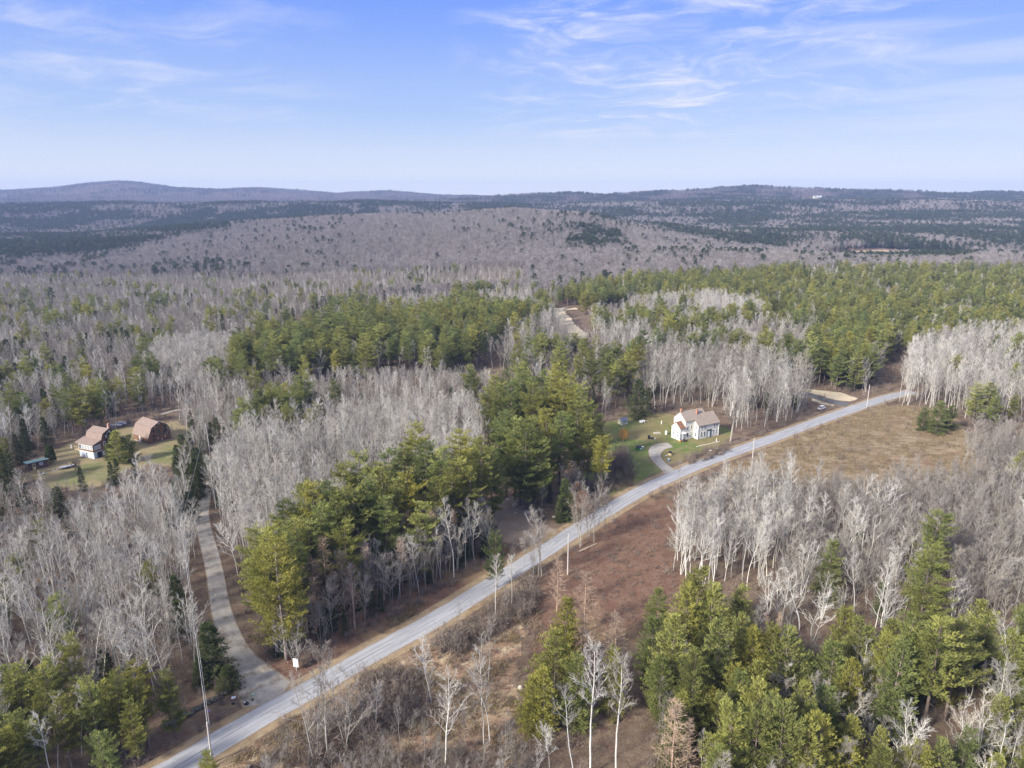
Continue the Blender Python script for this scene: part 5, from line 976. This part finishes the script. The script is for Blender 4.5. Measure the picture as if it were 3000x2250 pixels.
q=thing('garden_figure','white garden figure left of the gambrel house deck','ornament',210,1313); MB().tube((0,0,-.1),(0,0,.8),.3,.15,8).ball((0,0,1.),.25,.25,.25).build('figure',M['trim'],q)
q=thing('woodpile','long low grey lumber rack behind the gambrel house','lumber rack',330,1252,R(12)); MB().box(-3.2,3.2,-.8,.8,.5,.9).box(-3,3,-.6,.6,.9,1.1).build('stack',M['pole'],q); MB().box(-3,-2.85,-.7,.7,0,.5).box(2.85,3,-.7,.7,0,.5).build('leg',M['darkwood'],q)
leafy('small_oak','thin tan leafed sapling behind the gambrel house chimney',305,1258,5,1.2,M['gold'],35,500,.2)
q=thing('wind_ornament','grey metal whirligig on a pole behind the gambrel house','ornament',254,1268); MB().tube((0,0,0),(0,0,4.4),.06,.05,6).build('pole',M['metal'],q); mb=MB()
for k in range(5): a=k*1.257; mb.slab([(0,0,4.4),(1.1*math.cos(a),.2,4.4+1.1*math.sin(a)),(1.1*math.cos(a+.3),.2,4.4+1.1*math.sin(a+.3)),(.1,.1,4.5)],.03)
mb.build('blade',M['metal'],q)
q=thing('car_parked','dark car half hidden behind the gambrel house','car',354,1247,R(20)); MB().prism([(-2.,.35),(2.,.35),(2.05,.85),(1.2,.95),(.7,1.4),(-.9,1.4),(-1.7,.95),(-2.05,.85)],-.85,.85,'y').build('body',M['metal'],q); MB().box(-.85,.65,-.87,.87,.98,1.3).build('window',M['carglass'],q)
for a in (-1.25,1.25):
    for s_ in(-1,1): MB().tube((a,.72*s_,.32),(a,.9*s_,.32),.32,.32,12).build('wheel',M['tyre'],q)
# white car on the verge
x,y=P(2405,1201); C=empty('parked_car',(x,y,.12),R(217)); tag(C,'white small SUV parked on the grass verge facing left','car')
def car_body():
    import bmesh
    st=[(-2.12,.78,.45,.86),(-1.95,.86,.36,1.02),(-1.2,.9,.33,1.04),(-.2,.91,.33,1.03),(.75,.91,.33,1.02),(1.35,.88,.33,.96),(1.95,.80,.36,.85),(2.15,.68,.46,.70)]
    V=[];n=8
    for x,w_,z0,z1 in st: V+=[(x,-w_*.9,z0),(x,w_*.9,z0),(x,w_,z0+.18),(x,w_,z1-.16),(x,w_*.86,z1),(x,-w_*.86,z1),(x,-w_,z1-.16),(x,-w_,z0+.18)]
    F=[tuple(range(7,-1,-1)),tuple(range(n*(len(st)-1),n*len(st)))]
    for i in range(len(st)-1):
        for k in range(n): F.append((i*n+k,i*n+(k+1)%n,(i+1)*n+(k+1)%n,(i+1)*n+k))
    return V,F
v,f=car_body(); bo=link('body',mesh('car_body',v,f,M['carpaint'],True),C)
MB().add([(-2.0,-.76,1.0),(1.0,-.78,1.0),(1.0,.78,1.0),(-2.0,.76,1.0),(-1.55,-.62,1.52),(.25,-.64,1.53),(.25,.64,1.53),(-1.55,.62,1.52)],[(0,1,5,4),(1,2,6,5),(2,3,7,6),(3,0,4,7),(0,3,2,1),(4,5,6,7)]).build('window',M['carglass'],C)
MB().box(-1.62,.3,-.66,.66,1.525,1.60).add([(-2.02,-.77,.99),(-1.92,-.77,.99),(-1.5,-.63,1.54),(-1.62,-.63,1.54),(-2.02,.77,.99),(-1.92,.77,.99),(-1.5,.63,1.54),(-1.62,.63,1.54)],[(0,1,2,3),(7,6,5,4),(0,3,7,4),(1,5,6,2)]).box(-.55,-.45,-.79,.79,.98,1.0).build('roof',M['carpaint'],C)
for a in(-1.35,1.32):
    for s_ in(-1,1):
        wh=empty('wheel',(0,0,0)); wh.parent=C; wh.location=(a,.8*s_,.34); MB().tube((0,-.11,0),(0,.11,0),.34,.34,18).build('tyre',M['tyre'],wh); MB().tube((0,.112*s_,0),(0,.125*s_,0),.21,.19,12).build('rim',M['metal'],wh)
for s_ in(-1,1): MB().box(2.0,2.13,s_*.55-.16,s_*.55+.16,.66,.76).build('headlight',M['light'],C); MB().box(-2.14,-2.04,s_*.66-.1,s_*.66+.1,.7,.92).build('tail_light',M['red'],C); MB().box(.62,.8,s_*.98-.1,s_*.98+.1,1.0,1.14).build('mirror',M['carpaint'],C)
MB().box(2.1,2.17,-.45,.45,.46,.62).build('grille',M['black'],C)
# ---------------------------------------------------------------- utility poles, wires
poles={}
def pole(key,px,py,h,label,tr=False,lean=0,arm=False):
    x,y=P(px,py); e=empty('utility_pole',(x,y,0),0); e.rotation_euler=(0,R(lean),0); tag(e,label,'utility pole','utility poles along the road and the drive')
    MB().tube((0,0,-.3),(0,0,h),.17,.12,10).build('shaft',M['pole'],e); MB().tube((0,0,h),(0,0,h+.22),.04,.03,6).build('insulator',M['trim'],e)
    if tr: MB().tube((-.38,0,h-1.5),(-.38,0,h-.6),.24,.24,12).build('transformer',M['metal'],e)
    poles[key]=(Vector((x+math.sin(R(lean))*h,y,h*math.cos(R(lean)))))
pole('a',622,2238,7.6,'nearest utility pole at the lower left edge of the paved road')
pole('b',553,1662,11.5,'utility pole left of the gravel drive, carrying the long wires',lean=-3)
pole('c',615,1326,10.6,'bare utility pole beside the upper gravel drive',lean=-2)
pole('d',702,1262,10.5,'utility pole with a grey transformer beyond the birches',tr=True)
pole('e',1663,1684,10.3,'white-looking utility pole below the road next to the reddish clearing')
pole('f',2202,1372,10.2,'utility pole rising from bare trees at the field corner')
pole('g',2539,1196,10.0,'utility pole at the far end of the tan field')
def wire(label,a,b,sag,off=(0,0,0),r=.022):
    a=Vector(a)+Vector(off);b=Vector(b)+Vector(off); mb=MB(); n=14; pts=[]
    for i in range(n+1):
        t=i/n; p=a.lerp(b,t); p.z-=sag*4*t*(1-t); pts.append(p)
    for i in range(n): mb.tube(pts[i],pts[i+1],r,r,4)
    o=mb.build('wire',M['wire']); tag(o,label,'wire','overhead wires')
wire('upper pale wire from the nearest pole up to the pole left of the drive',poles['a'],poles['b'],.5,(0,0,.2),.05)
wire('lower thin wire just beside the upper one along the gravel drive',poles['a'],poles['b'],.9,(.3,0,-.5),.035)
wire('thin wire between the poles beside the upper gravel drive',poles['b'],poles['c'],1.,(0,0,.1))
wire('thin wire sagging to the pole with the transformer',poles['c'],poles['d'],.8,(0,0,.1))
# ---------------------------------------------------------------- roadside signs, flags, rocks, logs
q=thing('yard_sign','white rectangular sign with dark blue lines on a post by the drive','sign',869,1966,R(-12))
MB().box(-.05,.05,-.05,.05,-.2,2.5).build('post',M['pole'],q); pn=MB().box(-.5,.5,-.1,-.055,.95,2.7).build('panel',M['trim'],q)
MB().box(-.22,.22,-.106,-.101,1.35,1.45).box(-.16,.22,-.106,-.101,1.18,1.28).box(-.2,.14,-.106,-.101,1.03,1.12).build('lettering',M['blue'],pn); MB().box(.05,.45,-.108,-.101,2.5,2.66).build('emblem',M['blue'],pn)
q=thing('flag','small faded stars and stripes flag near the pine trunk','flag',808,1926,R(-20)); MB().tube((0,0,-.1),(.25,0,2.9),.025,.02,6).build('staff',M['pole'],q)
fl=MB().slab([(.0,.02,1.2),(.6,-.02,1.5),(.62,.02,2.75),(.22,.02,2.8)],.012).build('cloth',M['trim'],q)
for k in range(4): MB().slab([(.08+k*.14,-.0,1.22+k*.07),(.15+k*.14,-.01,1.25+k*.07),(.30+k*.10,.0,2.4),(.24+k*.10,.0,2.38)],.03).build('stripe',M['flag_red'],fl)
MB().slab([(.15,-.01,2.25),(.4,-.01,2.3),(.42,-.01,2.78),(.2,-.01,2.8)],.05).build('canton',M['blue'],fl)
q=thing('flag','tiny pink marker flag between the flag and the white sign','flag',842,1946); MB().tube((0,0,0),(0,0,.5),.015,.012,5).build('staff',M['metal'],q); MB().slab([(0,0,.3),(.2,0,.32),(.2,0,.5),(0,0,.5)],.01).build('cloth',M['flag_red'],q)
q=thing('trail_marker','yellow blaze tag on a grey stem behind the white sign','marker',932,1912); MB().tube((0,0,-.1),(0,0,1.6),.1,.09,8).build('stem',M['grey'],q); MB().ball((0,-.12,1.45),.14,.06,.16).build('tag',M['yellow'],q)
for nm,px,py,mt,lab,w_,h_ in [('lawn_sign',685,2052,'trim','small white tilted sign on the grass at the drive mouth',.75,.4),('lawn_sign',743,2040,'ygreen','pale green tag lying at the drive mouth corner',.5,.2)]:
    q=thing(nm,lab,'sign',px,py,R(25)); MB().slab([(-w_/2,0,.35),(w_/2,0,.35),(w_/2,.15,.35+h_),(-w_/2,.15,.35+h_)],.03).build('panel',M[mt],q); MB().box(-.03,.03,.02,.06,-.1,.4).build('post',M['metal'],q)
q=thing('trash_bag','black bag with a white tie on the grass by the drive','bag',722,2064); MB().ball((0,0,.25),.45,.35,.3,9,6,.25).build('sack',M['black'],q); MB().ball((-.2,-.1,.5),.14,.12,.1).build('tie',M['trim'],q)
q=thing('trash_bag','small black bag nearest the gravel mouth','bag',740,2052); MB().ball((0,0,.15),.25,.2,.2,9,6,.25).build('sack',M['black'],q)
q=thing('trash_bag','dark bag below the tilted white sign','bag',683,2063); MB().ball((0,0,.15),.28,.2,.2,9,6,.25).build('sack',M['black'],q)
q=thing('ribbon_marker','lilac ribbon marker on a stake beside the near wires','marker',612,2096); MB().tube((0,0,-.1),(0,0,1.),.03,.03,6).build('stake',M['pole'],q); MB().box(-.35,.35,-.03,.03,.8,1.1).build('ribbon',M['purple'],q)
rocks=[(1460,1446,.55,'pale boulder in front of the dark pine trunks, alone'),(1489,1466,.75,'pale boulder left of the split stone near the trunks'),(1508,1482,.85,'largest pale boulder with a dark side at the pull-off'),(1511,1503,.4,'small round pale stone near the largest boulder'),(1543,1504,.95,'long white stone slab beside the trunks at the pull-off'),(1623,1516,.5,'flat pale stone near the little dark fir'),(1530,1588,.55,'upper cut log end of the pile at the road'),(1527,1595,.5,'round pale log end at the left of the road pile'),(1526,1583,.5,'topmost pale log piece of the road pile'),(1533,1594,.5,'right middle pale log piece of the road pile'),(1530,1603,.42,'lowest pale log piece of the road pile, near the asphalt'),(620,1733,.32,'small white stone on the gravel drive'),(632,1746,.35,'second white stone on the gravel drive, lower right'),(1516,1495,.35,'small tan stone between two boulders')]
for i,(px,py,r_,lab) in enumerate(rocks):
    wood='log' in lab; q=thing('cut_log' if wood else 'boulder',lab,'log' if wood else 'rock',px,py,rng.uniform(0,3)); 
    if wood: MB().tube((-r_,0,r_*.6),(r_*.8,.1,r_*.6),r_*.7,r_*.68,10).build('round',M['log'],q)
    else: MB().ball((0,0,r_*.3),r_*1.2,r_*.8,r_*.6,10,7,.25).build('rock',M['stone'],q)
q=thing('fallen_log','long pale fallen log on the bank right of the middle pole','log',1724,1606,R(42)); MB().tube((-3.2,0,.25),(3.,0,.2),.22,.14,8).tube((-1,0,.3),(-2,-.9,.5),.07,.04,6).build('stem',M['log'],q)
q=thing('fallen_branch','thin pale fallen branch in the dirt pull-off','branch',1536,1498,R(5)); MB().tube((-1.6,0,.1),(1.4,0,.12),.1,.07,6).build('stem',M['log'],q)
q=thing('rock','pale rock alone in the rough clearing beside the lower pines','rock',1525,2018); MB().ball((0,0,.2),.5,.45,.45,9,6,.3).build('rock',M['stone'],q)
q=thing('rock','white rock in the brush at the bottom of the clearing','rock',1223,2229); MB().ball((0,0,.2),.5,.4,.35,9,6,.3).build('rock',M['stone'],q)
q=thing('mailbox','white mailbox on a post in front of the farmhouse','mailbox',2081,1330,R(29)); MB().box(-.05,.05,-.05,.05,-.1,1.1).build('post',M['pole'],q); MB().prism([(-.15,1.1),(.15,1.1),(.15,1.35),(.0,1.48),(-.15,1.35)],-.3,.3).build('box',M['trim'],q)
# stone wall of dark rocks near the bottom left pines
q=thing('stone_wall','dark mossy fieldstone wall below the bottom left pines','wall',570,2085,R(52)); mb=MB()
for k in range(60): mb.ball((-5.+k*.18,rng.normal(0,.3),.15+.35*rng.random()),.4,.35,.3,7,4,.35)
mb.build('fieldstones',M['darkstone'],q)
# farm buildings far on the right ridge
for nm,lab,px,Y,dx,dy,h,mt,rf in [('farm_building','tiny yellow-white farmhouse on the distant right ridge above the pasture',2384,3330,14,10,8,'cream','greyp'),('farm_building','tiny pale long barn on the distant right ridge beside the farmhouse',2397,3345,26,10,7,'trim','metal'),('farm_building','tiny white shed on the distant ridge left of the pasture',2338,3330,8,8,7,'trim','greyp'),('farm_building','tiny long white barn at the far right skyline',2899,3560,60,14,9,'trim','metal'),('farm_building','tiny white roofed house in the middle distance woods',1965,2200,14,9,8,'trim','trim')]:
    x=(px-1500)/2143*Y; z=float(height(x,Y)); lift=8 if nm else 0; e=empty(nm,(x,Y,z+6),R(8)); tag(e,lab,'building'); gable_block(e,-dx/2,dx/2,-dy/2,dy/2,h*.6,h,0,M[mt],M[rf],ov=.4); MB().box(-dx/2,dx/2,-dy/2,dy/2,-12,-.31).build('foundation',M['conc'],e)
# ---------------------------------------------------------------- air between here and the far hills
hz=MB().box(-9500,9500,-400,7600,-60,240).build('haze',None); tag(hz,'thin blue air over the whole valley','haze',kind='stuff')
hm=D.materials.new('haze_air'); hm.use_nodes=True; t=NT(hm.node_tree)
pv=t.n('ShaderNodeVolumePrincipled',None,Color=(.46,.60,1.0),Density=1.0e-4); t.n('ShaderNodeOutputMaterial',None,Volume=pv); hz.data.materials.append(hm)
print('done',time.time()-T0)
